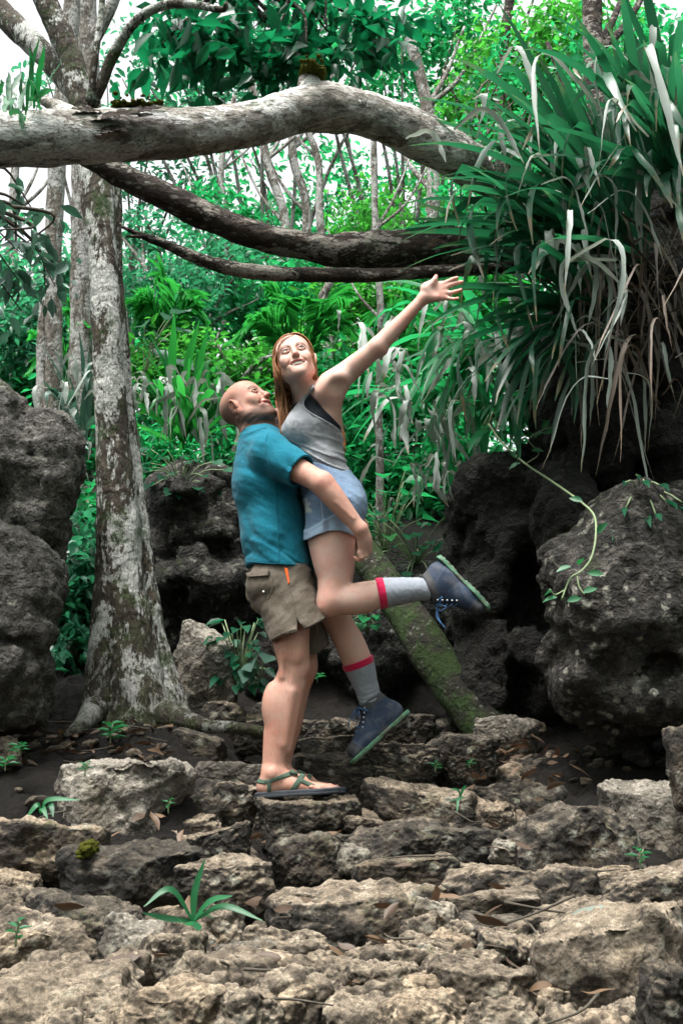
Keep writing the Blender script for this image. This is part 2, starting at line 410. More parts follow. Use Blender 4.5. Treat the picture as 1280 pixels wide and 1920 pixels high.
def bark_mat(name, dark, mid, pale, lich, l0=.50, moss=0.0, sx=(1, 1, .45), sc=7.0, bump=1.0, base=None):
    m = Mat(name); co = m.map(sx); n1, n2, n3 = m.noise(sc, 6, .65, .6, co), m.noise(sc * 3.2, 6, .7, .2, co), m.noise(sc * 12, 4, .7, 0, co)
    c = m.ramp(n2, [(.32, dark), (.55, mid), (.75, pale)])
    pt = m.ramp(m.math('ADD', n1, m.math('MULTIPLY', m.math('SUBTRACT', n3, .5), .34)), [(l0, 0), (l0 + .018, 1)])
    c = m.mix(m.math('MULTIPLY', pt, .88), c, m.mix(n3, tuple(x * .62 for x in lich), lich))
    sp = m.ramp(m.math('ADD', m.vor(26, 'F1', co=co), m.math('MULTIPLY', n3, .35)), [(.36, 1), (.46, 0)])
    c = m.mix(m.math('MULTIPLY', sp, .5), c, m.mix(n2, (.30, .32, .29), lich))
    if moss: 
        mm = m.ramp(m.noise(5, 6, .75), [(.62 - .25 * moss, 0), (.70 - .22 * moss, .85)]); c = m.mix(mm, c, m.mix(n3, (.010, .030, .006), (.042, .078, .014)))
    if base is not None:                                              # wet black bark and moss near the ground
        x = m.n('SeparateXYZ'); m.set(x.inputs[0], m.co()); zz = m.math('ADD', x.outputs['Z'], m.math('MULTIPLY', m.math('SUBTRACT', n1, .5), 2.2))
        c = m.mix(m.ramp(m.math('DIVIDE', zz, 2.5), [(.08, .9), (.38, 0)]), c, m.mix(m.ramp(n2, [(.45, 0), (.6, 1)]), m.mix(n3, (.010, .008, .006), (.05, .04, .03)), m.mix(n3, (.012, .020, .006), (.05, .06, .02))))
    h = m.math('ADD', m.math('MULTIPLY', n2, .8), m.math('MULTIPLY', n3, .5)); h = m.math('ADD', h, m.math('MULTIPLY', pt, .12))
    c = m.mix(1.0, c, m.ramp(m.noise(sc * 18, 4, .8, 0, co), [(.34, (.35, .33, .31)), (.5, (1, 1, 1)), (.64, (1.35, 1.33, 1.3))]), 'MULTIPLY')
    ring = m.n('TexWave', wave_type='BANDS', bands_direction='Z' if sx[0] >= 1 else 'X'); m.set(ring.inputs['Vector'], m.co()); ring.inputs['Scale'].default_value = 3.2; ring.inputs['Distortion'].default_value = 14; ring.inputs['Detail'].default_value = 5; ring.inputs['Detail Scale'].default_value = 2.2
    h = m.math('ADD', h, m.math('MULTIPLY', ring.outputs['Fac'], .14)); h = m.math('ADD', h, m.math('MULTIPLY', m.vor(sc * 5, 'F1', co=co), .3))
    return m.principled(c, .85, m.bump(h, .9 * bump, .03), .25)
M_bark = bark_mat('mottled bark', (.018, .015, .011), (.062, .050, .037), (.14, .12, .10), (.52, .53, .50), .505, .40, sc=5.2, base=.95)
M_barkfar = bark_mat('pale bark', (.05, .043, .034), (.14, .125, .105), (.24, .22, .20), (.40, .40, .38), .49)
M_log = bark_mat('weathered wood', (.042, .034, .027), (.32, .295, .265), (.60, .58, .55), (.72, .71, .69), .50, .10, (.35, 1, 1), 6.0, 1.1)
M_logdark = bark_mat('dark wet bark', (.009, .007, .006), (.042, .030, .023), (.15, .11, .085), (.36, .33, .29), .535, .15, (.45, 1, 1), 8.0, 1.3)
M_logmoss = bark_mat('mossy log bark', (.010, .009, .007), (.032, .029, .021), (.075, .068, .05), (.20, .20, .17), .67, .80, (1, 1, 1), 7.0)
def leaf_mat(name, lo, hi, trans=.45, rough=.42, tint=(.05, .30, .04), strip=False, old=None):
    m = Mat(name); r = m.attr('rnd'); n = m.noise(30, 3, .6)
    c = m.mix(r, lo, hi)
    if strip:
        ac, al = m.attr('across'), m.attr('along'); rib = m.math('SINE', m.math('MULTIPLY', ac, 17.0)); c = m.mix(m.math('MULTIPLY', m.ramp(rib, [(0, 0), (1, 1)]), .35), c, m.mix(1.0, c, (1.7, 1.6, 1.7), 'MULTIPLY'))
        tp = m.math('ADD', al, m.math('MULTIPLY', m.math('SUBTRACT', m.noise(9, 5, .7), .5), .9)); c = m.mix(m.ramp(tp, [(.86, 0), (.98, .9)]), c, m.mix(n, (.10, .065, .03), (.26, .20, .12)))
        c = m.mix(m.ramp(m.noise(14, 6, .75), [(.63, 0), (.70, .7)]), c, m.mix(n, (.06, .05, .025), (.20, .17, .09)))
    if old: c = m.mix(m.ramp(r, [(old[1], 0), (old[1] + .02, 1)]), c, old[0])
    c = m.mix(m.math('MULTIPLY', m.ramp(n, [(.35, 0), (.7, 1)]), .25), c, m.mix(1.0, c, (.75, .8, .7), 'MULTIPLY'))
    p = m.n('BsdfPrincipled'); m.set(p.inputs['Base Color'], c); p.inputs['Roughness'].default_value = rough; p.inputs['Specular IOR Level'].default_value = .55
    t = m.n('BsdfTranslucent'); m.set(t.inputs['Color'], m.mix(.6, c, tint))
    x = m.n('MixShader'); x.inputs[0].default_value = trans
    m.t.links.new(p.outputs[0], x.inputs[1]); m.t.links.new(t.outputs[0], x.inputs[2]); m.t.links.new(x.outputs[0], m.out.inputs[0])
    return m.m
M_leaf = leaf_mat('forest leaf', (.006, .090, .036), (.028, .25, .088), .52, .36, (.03, .52, .14), False, ((.30, .26, .03), .992))
M_leafpale = leaf_mat('hazy grey-green leaf', (.018, .095, .055), (.060, .22, .13), .48, .34, (.05, .40, .16))
M_leafyellow = leaf_mat('yellow-green leaf', (.012, .10, .022), (.050, .27, .045), .52, .36, (.09, .52, .05), 0, ((.34, .30, .03), .985))
M_leafdark = leaf_mat('big dark leaf', (.004, .050, .026), (.010, .11, .050), .42, .36, (.008, .28, .09))
M_leafgrey = leaf_mat('grey green leaf', (.030, .085, .060), (.085, .16, .13), .30, .45, (.06, .20, .10))
M_frond = leaf_mat('palm frond', (.006, .11, .034), (.030, .27, .060), .48, .36, (.05, .5, .06))
M_strap_leaf = leaf_mat('strap leaf', (.006, .045, .024), (.036, .120, .066), .36, .38, (.02, .24, .08), True)
M_deadleaf = leaf_mat('dry hanging leaf', (.13, .165, .14), (.37, .42, .38), .3, .5, (.30, .33, .25), True)
M_deadbrown = leaf_mat('dry brown leaf', (.025, .018, .013), (.14, .105, .08), .12, .65, (.12, .08, .05), True)
M_litter = leaf_mat('fallen leaf', (.028, .016, .010), (.17, .10, .055), .1, .6, (.2, .1, .05))
M_sprout = leaf_mat('bright sprout leaf', (.005, .075, .026), (.016, .15, .05), .35, .48, (.02, .26, .05))
m = Mat('moss'); M_moss = m.principled(m.mix(m.noise(60, 4, .7), (.02, .035, .005), (.13, .125, .015)), .95, m.bump(m.noise(140, 4, .7), 1.0, .02), .1)
m = Mat('twig'); M_twig = m.principled(m.mix(m.noise(40, 4, .6), (.03, .025, .018), (.12, .105, .085)), .85, m.bump(m.noise(80, 4, .6), .6, .01), .2)
m = Mat('vine stem'); M_vine = m.principled(m.mix(m.noise(20, 3, .6), (.10, .17, .07), (.26, .30, .18)), .6, None, .3)
# ---------------------------------------------------------------- ground
_hy = np.array([-3, 1.2, 2.0, 2.4, 3.3, 4.1, 4.7, 5.4, 6.2, 6.8, 7.5, 9, 14, 30, 90, 300.])
_hz = np.array([-.80, -.68, -.58, -.55, -.52, -.41, -.25, -.03, .22, .42, 1.55, 2.15, 4.0, 8, 16, 22.])
def ground_z(x, y):
    x, y = np.asarray(x, float), np.asarray(y, float); sh = x.shape
    z = np.interp(y, _hy, _hz); p = np.stack([x.ravel() * 1.6, y.ravel() * 1.6, np.zeros(x.size)], 1)
    side = np.clip((-x - .35) / .35, 0, 1) * .23 + np.clip((x - .75) / .3, 0, 1) * .16
    z = z + side * np.clip((y - 4.2) / .7, 0, 1) * np.clip((7 - y) / .5, 0, 1) + (.075 * fbm(p, 5) + .035 * fbm(p * 4 + 3, 4, True)).reshape(sh) + np.clip((np.abs(x) - 1.6) / 2.5, 0, 1.5) * .45 * np.clip(1 - np.abs(y - 5) / 6, 0, 1)
    return z
gx = axis(-160, 160, 12, [(-8, 8, .3), (-2.2, 2.2, .022), (-40, 40, 3)]); gy = axis(-3, 300, 14, [(1, 14, .3), (1.8, 7.4, .022), (14, 60, 3)])
X_, Y_ = np.meshgrid(gx, gy, indexing='ij'); Z_ = ground_z(X_, Y_)
i, j = np.meshgrid(np.arange(len(gx) - 1), np.arange(len(gy) - 1), indexing='ij'); n = len(gy)
props(link('ground', mesh('ground', np.stack([X_, Y_, Z_], -1).reshape(-1, 3), np.stack([i * n + j, (i + 1) * n + j, (i + 1) * n + j + 1, i * n + j + 1], -1).reshape(-1, 4)), M_soil), None, None, None, 'structure')
# ---------------------------------------------------------------- stones
_ico = {}
def ico(l):
    if l not in _ico:
        import bmesh
        b = bmesh.new(); bmesh.ops.create_icosphere(b, subdivisions=l, radius=1)
        b.verts.ensure_lookup_table(); _ico[l] = (np.array([v.co[:] for v in b.verts]), np.array([[v.index for v in f.verts] for f in b.faces])); b.free()
    return _ico[l]
def stone_mesh(name, half, seed, lvl=5, box=3.2, planes=9, rough=1.0, flat=.0):
    V, F = ico(lvl); rng = np.random.RandomState(seed); half = np.asarray(half, float)
    q = V / (np.abs(V) ** box).sum(1)[:, None] ** (1 / box)
    for _ in range(planes):
        n_ = unit(rng.normal(size=3) * (1, 1, .55)); h = rng.uniform(.66, .98); d = np.maximum(0, q @ n_ - h); q = q - n_ * (d * .88)[:, None]
    if flat: 
        t = unit((rng.normal(0, .10), rng.normal(0, .12), 1)); h = 1 - flat * .45; d = np.maximum(0, q @ t - h); q = q - t * (d * .92)[:, None]
    P = q * half; N = vnormals(P, F); s = half.min(); o = rng.rand(3) * 40
    big = half.max(); d = .16 * s * fbm(P / big * 1.7 + o, 3)
    cell = fbm(P * 5.5 + o + 3, 2); step = np.round(cell * 3.2) / 3.2; d += rough * .10 * min(s, .16) * (.65 * step + .35 * cell)
    d += rough * min(.034, .20 * s) * karst(P, o, 9.0, 26.0) + rough * .006 * fbm(P * 40 + o, 3, True)
    return mesh(name, P + N * d[:, None], F, True)
def stone(x0, x1, y0, y1, Y, label, mat=None, depth=.45, sink=.35, seed=None, flat=.8, name='stone', cat='stone', rot=0.0, tilt=0.0, planes=9, box=4.2, rough=1.0, group='stones of the rocky steps'):
    k = MPP(Y); hw = (x1 - x0) / 2 * k * 1.07; hh = (y1 - y0) / 2 * k * (1 + sink); hd = max(hw * depth, .08)
    c = J((x0 + x1) / 2, (y0 + y1) / 2, Y); c[2] -= (y1 - y0) / 2 * k * sink; c[1] += hd * .35
    lvl = 6 if x1 - x0 > 110 else 5
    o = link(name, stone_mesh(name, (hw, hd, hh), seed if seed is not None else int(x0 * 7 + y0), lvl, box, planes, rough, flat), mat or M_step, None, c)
    rr = np.random.RandomState(int(x0 * 3 + y1) & 0xffff); o.rotation_euler = (rr.normal(-.09, .05) * (x0 != 478), tilt + rr.normal(0, .07) * (x0 != 478), rot + rr.normal(0, .25) * (x0 != 478)); props(o, label, cat, group); return o
st = stone
st(478, 670, 1484, 1560, 4.80, 'flat-topped brown stone block under the man\'s sandals', depth=.75, flat=.9, box=5, seed=3, planes=5)
st(688, 890, 1462, 1545, 4.90, 'long low brown block right of the stone the man stands on', box=4.5, flat=.8, planes=5)
st(872, 1028, 1455, 1545, 5.0, 'dark rough stone with lichen behind the low brown block', M_mossy)
st(938, 1214, 1486, 1645, 4.40, 'large black pitted boulder with pale crest on the right of the steps', M_mossy, planes=12, depth=.6)
st(1138, 1330, 1447, 1610, 4.55, 'pale lichen covered angular boulder at the right edge, below the cave', M_pale, planes=12)
st(1248, 1340, 1345, 1470, 4.35, 'mossy tan stone cut by the right edge, under the big boulder', M_mossy)
st(640, 930, 1536, 1632, 4.38, 'long dark step stone with moss on its crest', M_mossy, depth=.45, flat=.8, box=4)
st(503, 655, 1550, 1640, 4.33, 'dark squarish step stone with a pale top edge', M_mossy, depth=.6, flat=.9, box=4.5)
st(848, 1172, 1606, 1765, 3.75, 'long tan ridge stone with a fractured dark left face', depth=.45, planes=14)
st(640, 872, 1606, 1690, 4.02, 'low dark ledge stone beside the tan ridge', M_mossy, depth=.5, flat=.7)
st(495, 828, 1645, 1800, 3.68, 'wide sandy ledge with a dark overhung front in the middle of the path', depth=.55, flat=.9, planes=7)
st(968, 1215, 1678, 1790, 3.35, 'rounded tan boulder with a green moss patch', planes=10)
st(1000, 1330, 1660, 1960, 2.85, 'big pale sloping slab at the lower right', M_rubble, depth=.8, tilt=-.18, planes=10)
st(1203, 1330, 1795, 1960, 2.40, 'dark jagged rock in the bottom right corner', M_mossy, planes=14)
st(1110, 1330, 1625, 1720, 3.4, 'brown rounded rock behind the pale slab at the right', M_step)
st(85, 325, 1402, 1565, 4.68, 'big grey boulder with green lichen, left of the man', M_pale, depth=.7, planes=10, seed=11)
st(-60, 195, 1530, 1660, 4.18, 'broad pale flat rock at the left edge', M_step, flat=.7, depth=.7)
st(128, 375, 1562, 1720, 3.92, 'dark mossy ridge stone in front of the pale flat rock', M_mossy, planes=11, depth=.6)
st(330, 505, 1600, 1690, 3.80, 'narrow brown stone running into the sandy ledge', depth=.5)
st(316, 425, 1450, 1540, 4.90, 'blackish stone with a worn top, left of the standing stone', M_mossy)
st(398, 478, 1464, 1530, 4.86, 'small worn brown stone touching the man\'s heel stone', seed=5)
st(368, 495, 1420, 1500, 5.15, 'smooth grey-brown stone behind the man\'s ankles', M_pale, rough=.5, planes=6)
st(343, 478, 1540, 1640, 4.32, 'square tan block left of the dark step stone', box=4.5, flat=.8, planes=6)
st(10, 275, 1676, 1775, 3.42, 'dark knobbly stone with a bumpy crest at the left', M_mossy, planes=14)
st(195, 292, 1712, 1815, 3.30, 'pale stone standing left of the strap leaved plant', M_pale)
st(250, 395, 1742, 1850, 3.12, 'jagged tan stone under the strap leaved plant', M_rubble, planes=14)
st(384, 455, 1708, 1775, 3.34, 'small tan stone right of the strap leaved plant', M_rubble, flat=.4, planes=13, depth=.85)
st(465, 622, 1738, 1822, 3.14, 'flat tan stone pointing to the right, below the plant', M_rubble, flat=.8)
st(390, 520, 1768, 1840, 3.02, 'grey flat stone in the rubble below the plant', M_pale, flat=.7)
st(-80, 235, 1832, 1980, 2.62, 'large tan rock filling the bottom left corner', M_rubble, planes=14, flat=.45, depth=.8)
st(210, 425, 1850, 1960, 2.56, 'tan rock with a cracked top beside the corner rock', M_rubble, planes=14, flat=.45, depth=.8)
st(485, 592, 1820, 1920, 2.74, 'upright tan stone in the middle of the rubble', M_rubble, flat=.4, planes=13, depth=.85)
st(565, 665, 1800, 1890, 2.86, 'brown stone at the right of the upright rubble stone', M_rubble, flat=.4, planes=13, depth=.85)
st(395, 515, 1862, 1970, 2.52, 'mossy tan stone at the bottom, left of centre', M_rubble, flat=.4, planes=13, depth=.85)
st(652, 775, 1804, 1880, 2.80, 'flat sandy stone in the bottom middle', M_rubble, flat=.8)
st(790, 930, 1784, 1850, 2.92, 'flat grey-tan stone beside the sandy one', M_rubble, flat=.7)
st(815, 1005, 1812, 1900, 2.72, 'long tan stone leading up to the pale slab', M_rubble, flat=.5)
st(715, 885, 1872, 1970, 2.46, 'tan stone at the very bottom, right of centre', M_rubble, flat=.4, planes=13, depth=.85)
st(875, 1010, 1880, 1970, 2.42, 'small dark-sided stone at the bottom beside the slab', M_rubble, flat=.4, planes=13, depth=.85)
st(893, 972, 1745, 1820, 3.02, 'triangular brown stone leaning on the tan boulder', M_step, planes=6)
st(728, 872, 1770, 1815, 3.06, 'thin slanting plate of stone in the rubble', M_step, flat=.9)
st(790, 850, 1684, 1740, 3.35, 'small pale angular stone on the ledge\'s right end', M_pale)
st(762, 828, 1722, 1778, 3.22, 'orange-tan stone below the small pale one', M_rubble, flat=.4, planes=13, depth=.85)
st(850, 888, 1735, 1775, 3.12, 'small upright orange stone beside the triangular one', M_rubble, flat=.4, planes=13, depth=.85)
st(925, 965, 1575, 1605, 4.2, 'small pale pebble between the dark step stones', M_pale)
st(640, 690, 1585, 1625, 4.22, 'small grey stone at the foot of the long dark step', M_pale)
st(373, 455, 1302, 1372, 5.85, 'pointed brown rock at the foot of the tree root', M_step, planes=12)
st(440, 570, 1345, 1395, 5.65, 'low tan rock behind the man\'s shins', M_step)
st(556, 706, 1372, 1425, 5.35, 'smooth brown slab behind the hanging boot', M_step, rough=.5, flat=.8)
st(538, 696, 1402, 1490, 5.08, 'dark rock below the brown slab, right of the man\'s feet', M_mossy)
st(688, 828, 1380, 1462, 5.22, 'brown rock with a pale ridge right of the hanging boot', M_step, planes=12)
st(808, 930, 1358, 1450, 5.30, 'mossy brown rock, topmost of the right steps', M_mossy)
st(893, 1015, 1332, 1412, 5.55, 'pale shard-like rock in front of the cave', M_pale, planes=14)
st(690, 815, 1328, 1390, 5.80, 'dark low rock under the mossy log', M_mossy)
st(596, 668, 1345, 1385, 5.8, 'small tan rock between the two people\'s legs and the log', M_step)
st(322, 432, 1366, 1422, 5.30, 'blackish moss spotted rock on the soil below the tree', M_mossy)
st(470, 560, 1312, 1352, 6.1, 'pale far stone glimpsed behind the man\'s calves', M_pale)
st(-30, 38, 1380, 1430, 4.9, 'orange-brown stone at the left edge on the soil', M_rubble, flat=.4, planes=13, depth=.85)
st(308, 432, 1160, 1330, 5.95, 'tall pale grey rock between the tree and the leafy shrub', M_pale, depth=.6, planes=10, sink=.2, flat=0)
st(285, 345, 1240, 1330, 5.9, 'small pale rock tucked behind the tree base', M_pale)
# rubble: many small look-alike stones between the larger ones
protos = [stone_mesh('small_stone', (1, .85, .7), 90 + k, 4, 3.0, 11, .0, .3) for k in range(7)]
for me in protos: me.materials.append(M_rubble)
def settle(px, py, dlo=1.5, dhi=7.2):
    """where the line of sight through a pixel meets the ground"""
    Y = np.linspace(dlo, dhi, 400); d = np.array([J(px, py, y) for y in Y]); g = ground_z(d[:, 0], d[:, 1]); k = np.nonzero(d[:, 2] < g)[0]
    return d[k[-1]] if len(k) and k[-1] < 399 else None
rng = random.Random(8)
n_small = 0
for k in range(6):                                                        # middle-sized stones wedged between the big ones
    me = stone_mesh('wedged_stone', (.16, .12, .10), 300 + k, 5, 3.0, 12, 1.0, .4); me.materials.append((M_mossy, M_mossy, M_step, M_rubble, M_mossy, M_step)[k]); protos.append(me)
for x0, x1, y0, y1, cnt in ((0, 1280, 1560, 1760, 24), (-330, -20, 1420, 1900, 26), (1300, 1600, 1480, 1900, 26), (300, 1150, 1330, 1560, 52), (0, 330, 1480, 1620, 10), (0, 1280, 1750, 1905, 10), (-40, 300, 1340, 1420, 9), (1000, 1280, 1430, 1520, 8)):
    for _ in range(cnt):
        px, py = rng.uniform(x0, x1), rng.uniform(y0, y1); Y = np.interp(py, [1320, 1400, 1500, 1600, 1700, 1900], [6.1, 5.5, 4.85, 4.2, 3.4, 2.6]) + rng.uniform(-.05, .15)
        p = J(px, py, Y)
        if 470 < px < 680 and py < 1500: p[1] += .3
        o = bpy.data.objects.new('wedged_stone', protos[7 + rng.randrange(6)]); COL.objects.link(o); q = rng.uniform(.5, 1.25) * (Y / 4.2) ** .5
        o.location = (p[0], p[1] + .06, p[2] - .11 * q); o.scale = (q * rng.uniform(.8, 1.4), q, q * rng.uniform(.7, 1.1)); o.rotation_euler = (rng.uniform(-.25, .25), rng.uniform(-.25, .25), rng.choice((0, 3.14)) + rng.uniform(-.6, .6))
        props(o, 'rough brown stone wedged in the soil between the larger step stones', 'stone', 'middle-sized stones wedged into the path')
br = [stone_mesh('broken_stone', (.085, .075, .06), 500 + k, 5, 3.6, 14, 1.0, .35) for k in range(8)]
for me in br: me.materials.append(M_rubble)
for k in range(44):
    py = 1745 + 165 * ((k * .618) % 1); px = 20 + 1240 * ((k * .7548) % 1); Y = np.interp(py, [1700, 1900], [3.25, 2.52]); p = J(px, py, Y); q = rng.uniform(.7, 1.35)
    o = bpy.data.objects.new('broken_stone', br[k % 8]); COL.objects.link(o); o.location = (p[0], p[1] + .03, p[2] - .065 * q); o.scale = (q * rng.uniform(.8, 1.5), q, q * rng.uniform(.8, 1.2)); o.rotation_euler = (rng.uniform(-.5, .3), rng.uniform(-.35, .35), rng.uniform(0, 6.28))
    props(o, 'fist sized broken tan stone packed in the rubble at the bottom of the path', 'stone', 'broken stones at the bottom of the path')
zones = [(0, 1280, 1740, 1918, 70, .36), (380, 900, 1700, 1830, 30, .45), (0, 480, 1440, 1760, 45, .38), (480, 1150, 1400, 1660, 60, .38), (280, 1000, 1320, 1420, 40, .40), (0, 340, 1335, 1450, 46, .34), (950, 1280, 1400, 1500, 30, .34)]
for x0, x1, y0, y1, cnt, sz in zones:
    for _ in range(cnt):
        px, py = rng.uniform(x0, x1), rng.uniform(y0, y1); Y = np.interp(py, [1320, 1400, 1500, 1600, 1700, 1900], [6.0, 5.4, 4.75, 4.1, 3.3, 2.5]) + rng.uniform(-.1, .1)
        p = J(px, py, Y); g = float(ground_z(np.array([p[0]]), np.array([p[1]]))[0])
        r = rng.uniform(.018, .05) * (1.25 if rng.random() < .25 else 1) * sz * 2
        o = bpy.data.objects.new('small_stone', protos[rng.randrange(7)]); COL.objects.link(o)
        o.location = (p[0], p[1], g + r * .25); o.scale = (r * rng.uniform(.9, 1.5), r * rng.uniform(.8, 1.2), r * rng.uniform(.6, 1)); o.rotation_euler = (rng.uniform(-.4, .4), rng.uniform(-.4, .4), rng.uniform(0, 6.28))
        props(o, 'small loose tan stone lying in the soil between the step stones', 'stone', 'small loose stones on the path'); n_small += 1
# ---------------------------------------------------------------- big rocks
def big_rock(name, label, cat, ells, subs, res, seed, mat, amp=.05, k=.12, cuts=()):
    P = [(J(x, y, Y), np.array((rx * MPP(Y), dp, rz * MPP(Y)))) for x, y, Y, rx, rz, dp in ells]
    lo = np.min([c - r for c, r in P], 0) - .12; hi = np.max([c + r for c, r in P], 0) + .12
    f = Field(*grid_for(lo, hi, res)); o = np.random.RandomState(seed).rand(3) * 50
    for c, r in P: f.ell(c, r, None, k)
    for x, y, Y, rx, rz, dp in subs: f.ell(J(x, y, Y), (rx * MPP(Y), dp, rz * MPP(Y)), None, .06, 'sub')
    for x, y, Y, n_ in cuts: f.keep(J(x, y, Y), n_, .05)
    rs = np.random.RandomState(seed + 100); cs = [c + rs.normal(0, .35, 3) * r for c, r in P for _ in range(2)]
    def shape(p):
        q = p + .10 * np.stack([fbm(p * 1.9 + o, 2), fbm(p * 1.9 + o + 7, 2), fbm(p * 1.9 + o + 13, 2)], 1)
        fac = np.zeros(len(p))
        for _ in range(14):                                           # flat broken faces at several depths
            n_ = unit(rs.normal(size=3)); w_ = (q @ n_) * 1.9 + rs.rand() * 9; fac += np.abs(w_ - np.round(w_)) - .25
        ledge = fbm(np.stack([q[:, 0] * 1.3, q[:, 1] * 1.3, q[:, 2] * 3.2], 1) + o, 3)
        pit = np.clip(fbm(p * 3.4 + o + 5, 3) - .18, 0, 1)
        return amp * (1.0 * fbm(p * 1.7 + o, 3) + .62 * fac + .7 * ledge + 2.6 * pit)
    f.noise(shape, .28)
    V, Q = f.extract(); V = smooth_verts(V, Q, 1); N = vnormals(V, Q)
    V = V + N * (.052 * karst(V, o, 6.5, 17.0) + .010 * fbm(V * 22 + o, 4, True))[:, None]
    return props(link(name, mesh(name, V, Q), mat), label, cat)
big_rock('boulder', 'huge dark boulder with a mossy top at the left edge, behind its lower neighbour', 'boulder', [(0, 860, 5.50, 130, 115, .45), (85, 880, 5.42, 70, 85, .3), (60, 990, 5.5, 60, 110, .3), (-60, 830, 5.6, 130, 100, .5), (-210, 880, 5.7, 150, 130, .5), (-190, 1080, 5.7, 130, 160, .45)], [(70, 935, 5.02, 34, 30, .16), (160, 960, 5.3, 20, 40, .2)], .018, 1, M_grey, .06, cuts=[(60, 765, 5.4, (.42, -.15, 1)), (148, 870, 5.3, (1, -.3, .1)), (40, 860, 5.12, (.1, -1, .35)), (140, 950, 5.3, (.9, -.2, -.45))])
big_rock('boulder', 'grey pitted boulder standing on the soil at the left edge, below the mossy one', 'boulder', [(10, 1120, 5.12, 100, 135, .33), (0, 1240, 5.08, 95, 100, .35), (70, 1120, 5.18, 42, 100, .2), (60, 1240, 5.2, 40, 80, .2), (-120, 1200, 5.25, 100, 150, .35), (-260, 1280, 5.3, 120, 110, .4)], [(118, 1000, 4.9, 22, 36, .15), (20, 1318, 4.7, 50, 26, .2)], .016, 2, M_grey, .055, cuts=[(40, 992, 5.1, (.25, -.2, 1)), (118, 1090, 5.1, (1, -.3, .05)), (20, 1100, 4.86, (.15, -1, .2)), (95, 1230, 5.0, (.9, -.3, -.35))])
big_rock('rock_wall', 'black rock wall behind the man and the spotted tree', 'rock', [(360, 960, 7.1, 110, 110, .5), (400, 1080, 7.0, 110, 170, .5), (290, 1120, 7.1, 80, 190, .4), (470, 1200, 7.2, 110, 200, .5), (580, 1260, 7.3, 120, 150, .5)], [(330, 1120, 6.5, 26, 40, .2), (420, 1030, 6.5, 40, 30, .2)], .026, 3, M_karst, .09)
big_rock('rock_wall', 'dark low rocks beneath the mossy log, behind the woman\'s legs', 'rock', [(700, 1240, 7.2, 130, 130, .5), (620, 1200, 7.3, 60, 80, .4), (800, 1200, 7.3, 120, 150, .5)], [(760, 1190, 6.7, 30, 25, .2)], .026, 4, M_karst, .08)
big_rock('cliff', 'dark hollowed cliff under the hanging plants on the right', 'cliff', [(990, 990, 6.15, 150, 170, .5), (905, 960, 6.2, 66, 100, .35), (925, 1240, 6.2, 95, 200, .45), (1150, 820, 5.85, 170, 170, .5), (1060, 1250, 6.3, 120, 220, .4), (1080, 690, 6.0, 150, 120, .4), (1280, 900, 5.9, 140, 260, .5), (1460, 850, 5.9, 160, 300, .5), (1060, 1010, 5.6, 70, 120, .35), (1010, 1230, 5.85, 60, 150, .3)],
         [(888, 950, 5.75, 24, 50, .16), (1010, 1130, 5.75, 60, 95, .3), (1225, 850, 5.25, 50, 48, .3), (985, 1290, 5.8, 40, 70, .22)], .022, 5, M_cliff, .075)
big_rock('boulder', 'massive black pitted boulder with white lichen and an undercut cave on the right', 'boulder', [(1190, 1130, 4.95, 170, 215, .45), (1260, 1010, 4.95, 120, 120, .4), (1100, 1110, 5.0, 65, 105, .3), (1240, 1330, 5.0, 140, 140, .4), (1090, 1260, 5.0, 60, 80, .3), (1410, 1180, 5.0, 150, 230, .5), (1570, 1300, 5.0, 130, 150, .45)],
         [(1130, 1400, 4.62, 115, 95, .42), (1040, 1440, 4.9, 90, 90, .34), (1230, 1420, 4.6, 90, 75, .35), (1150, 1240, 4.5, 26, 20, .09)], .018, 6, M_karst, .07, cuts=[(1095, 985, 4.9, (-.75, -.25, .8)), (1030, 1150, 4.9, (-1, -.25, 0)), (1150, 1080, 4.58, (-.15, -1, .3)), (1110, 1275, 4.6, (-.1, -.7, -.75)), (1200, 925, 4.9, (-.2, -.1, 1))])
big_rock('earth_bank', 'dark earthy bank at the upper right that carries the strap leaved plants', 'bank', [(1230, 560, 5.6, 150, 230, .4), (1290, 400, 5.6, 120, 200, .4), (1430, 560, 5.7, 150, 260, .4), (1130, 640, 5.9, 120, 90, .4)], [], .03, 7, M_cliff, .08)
# ---------------------------------------------------------------- trunks and logs
def px_path(P, n): 
    Q = np.array([(*J(x, y, Y), r * MPP(Y)) for x, y, Y, r in P]); return spline(Q, n)
def limb_mesh(mb, P, n=60, seg=20, lump=.10, seed=0, rnd=0.0, fl=3.0):
    Q = px_path(P, n); o = np.random.RandomState(seed).rand(3) * 30
    V, F = tube(Q[:, :3], Q[:, 3], seg); k = n * seg
    c = np.repeat(Q[:, :3], seg, 0); d = V[:k] - c; r = np.linalg.norm(d, axis=1)[:, None]
    V[:k] = c + d * (1 + lump * fbm(V[:k] * fl + o, 4) + lump * .5 * fbm(V[:k] * fl * 5 + o, 3))[:, None]
    mb.add(V, F, rnd)
def wood(name, label, cat, base, limbs, mat, part='trunk', seed=0, **kw):
    root = empty(name, J(*base), label, cat); mb = MB()
    for k, (P, opt) in enumerate(limbs): limb_mesh(mb, P, seed=seed + k, **{**kw, **opt})
    link(part, mb.mesh(part), mat, root); return root
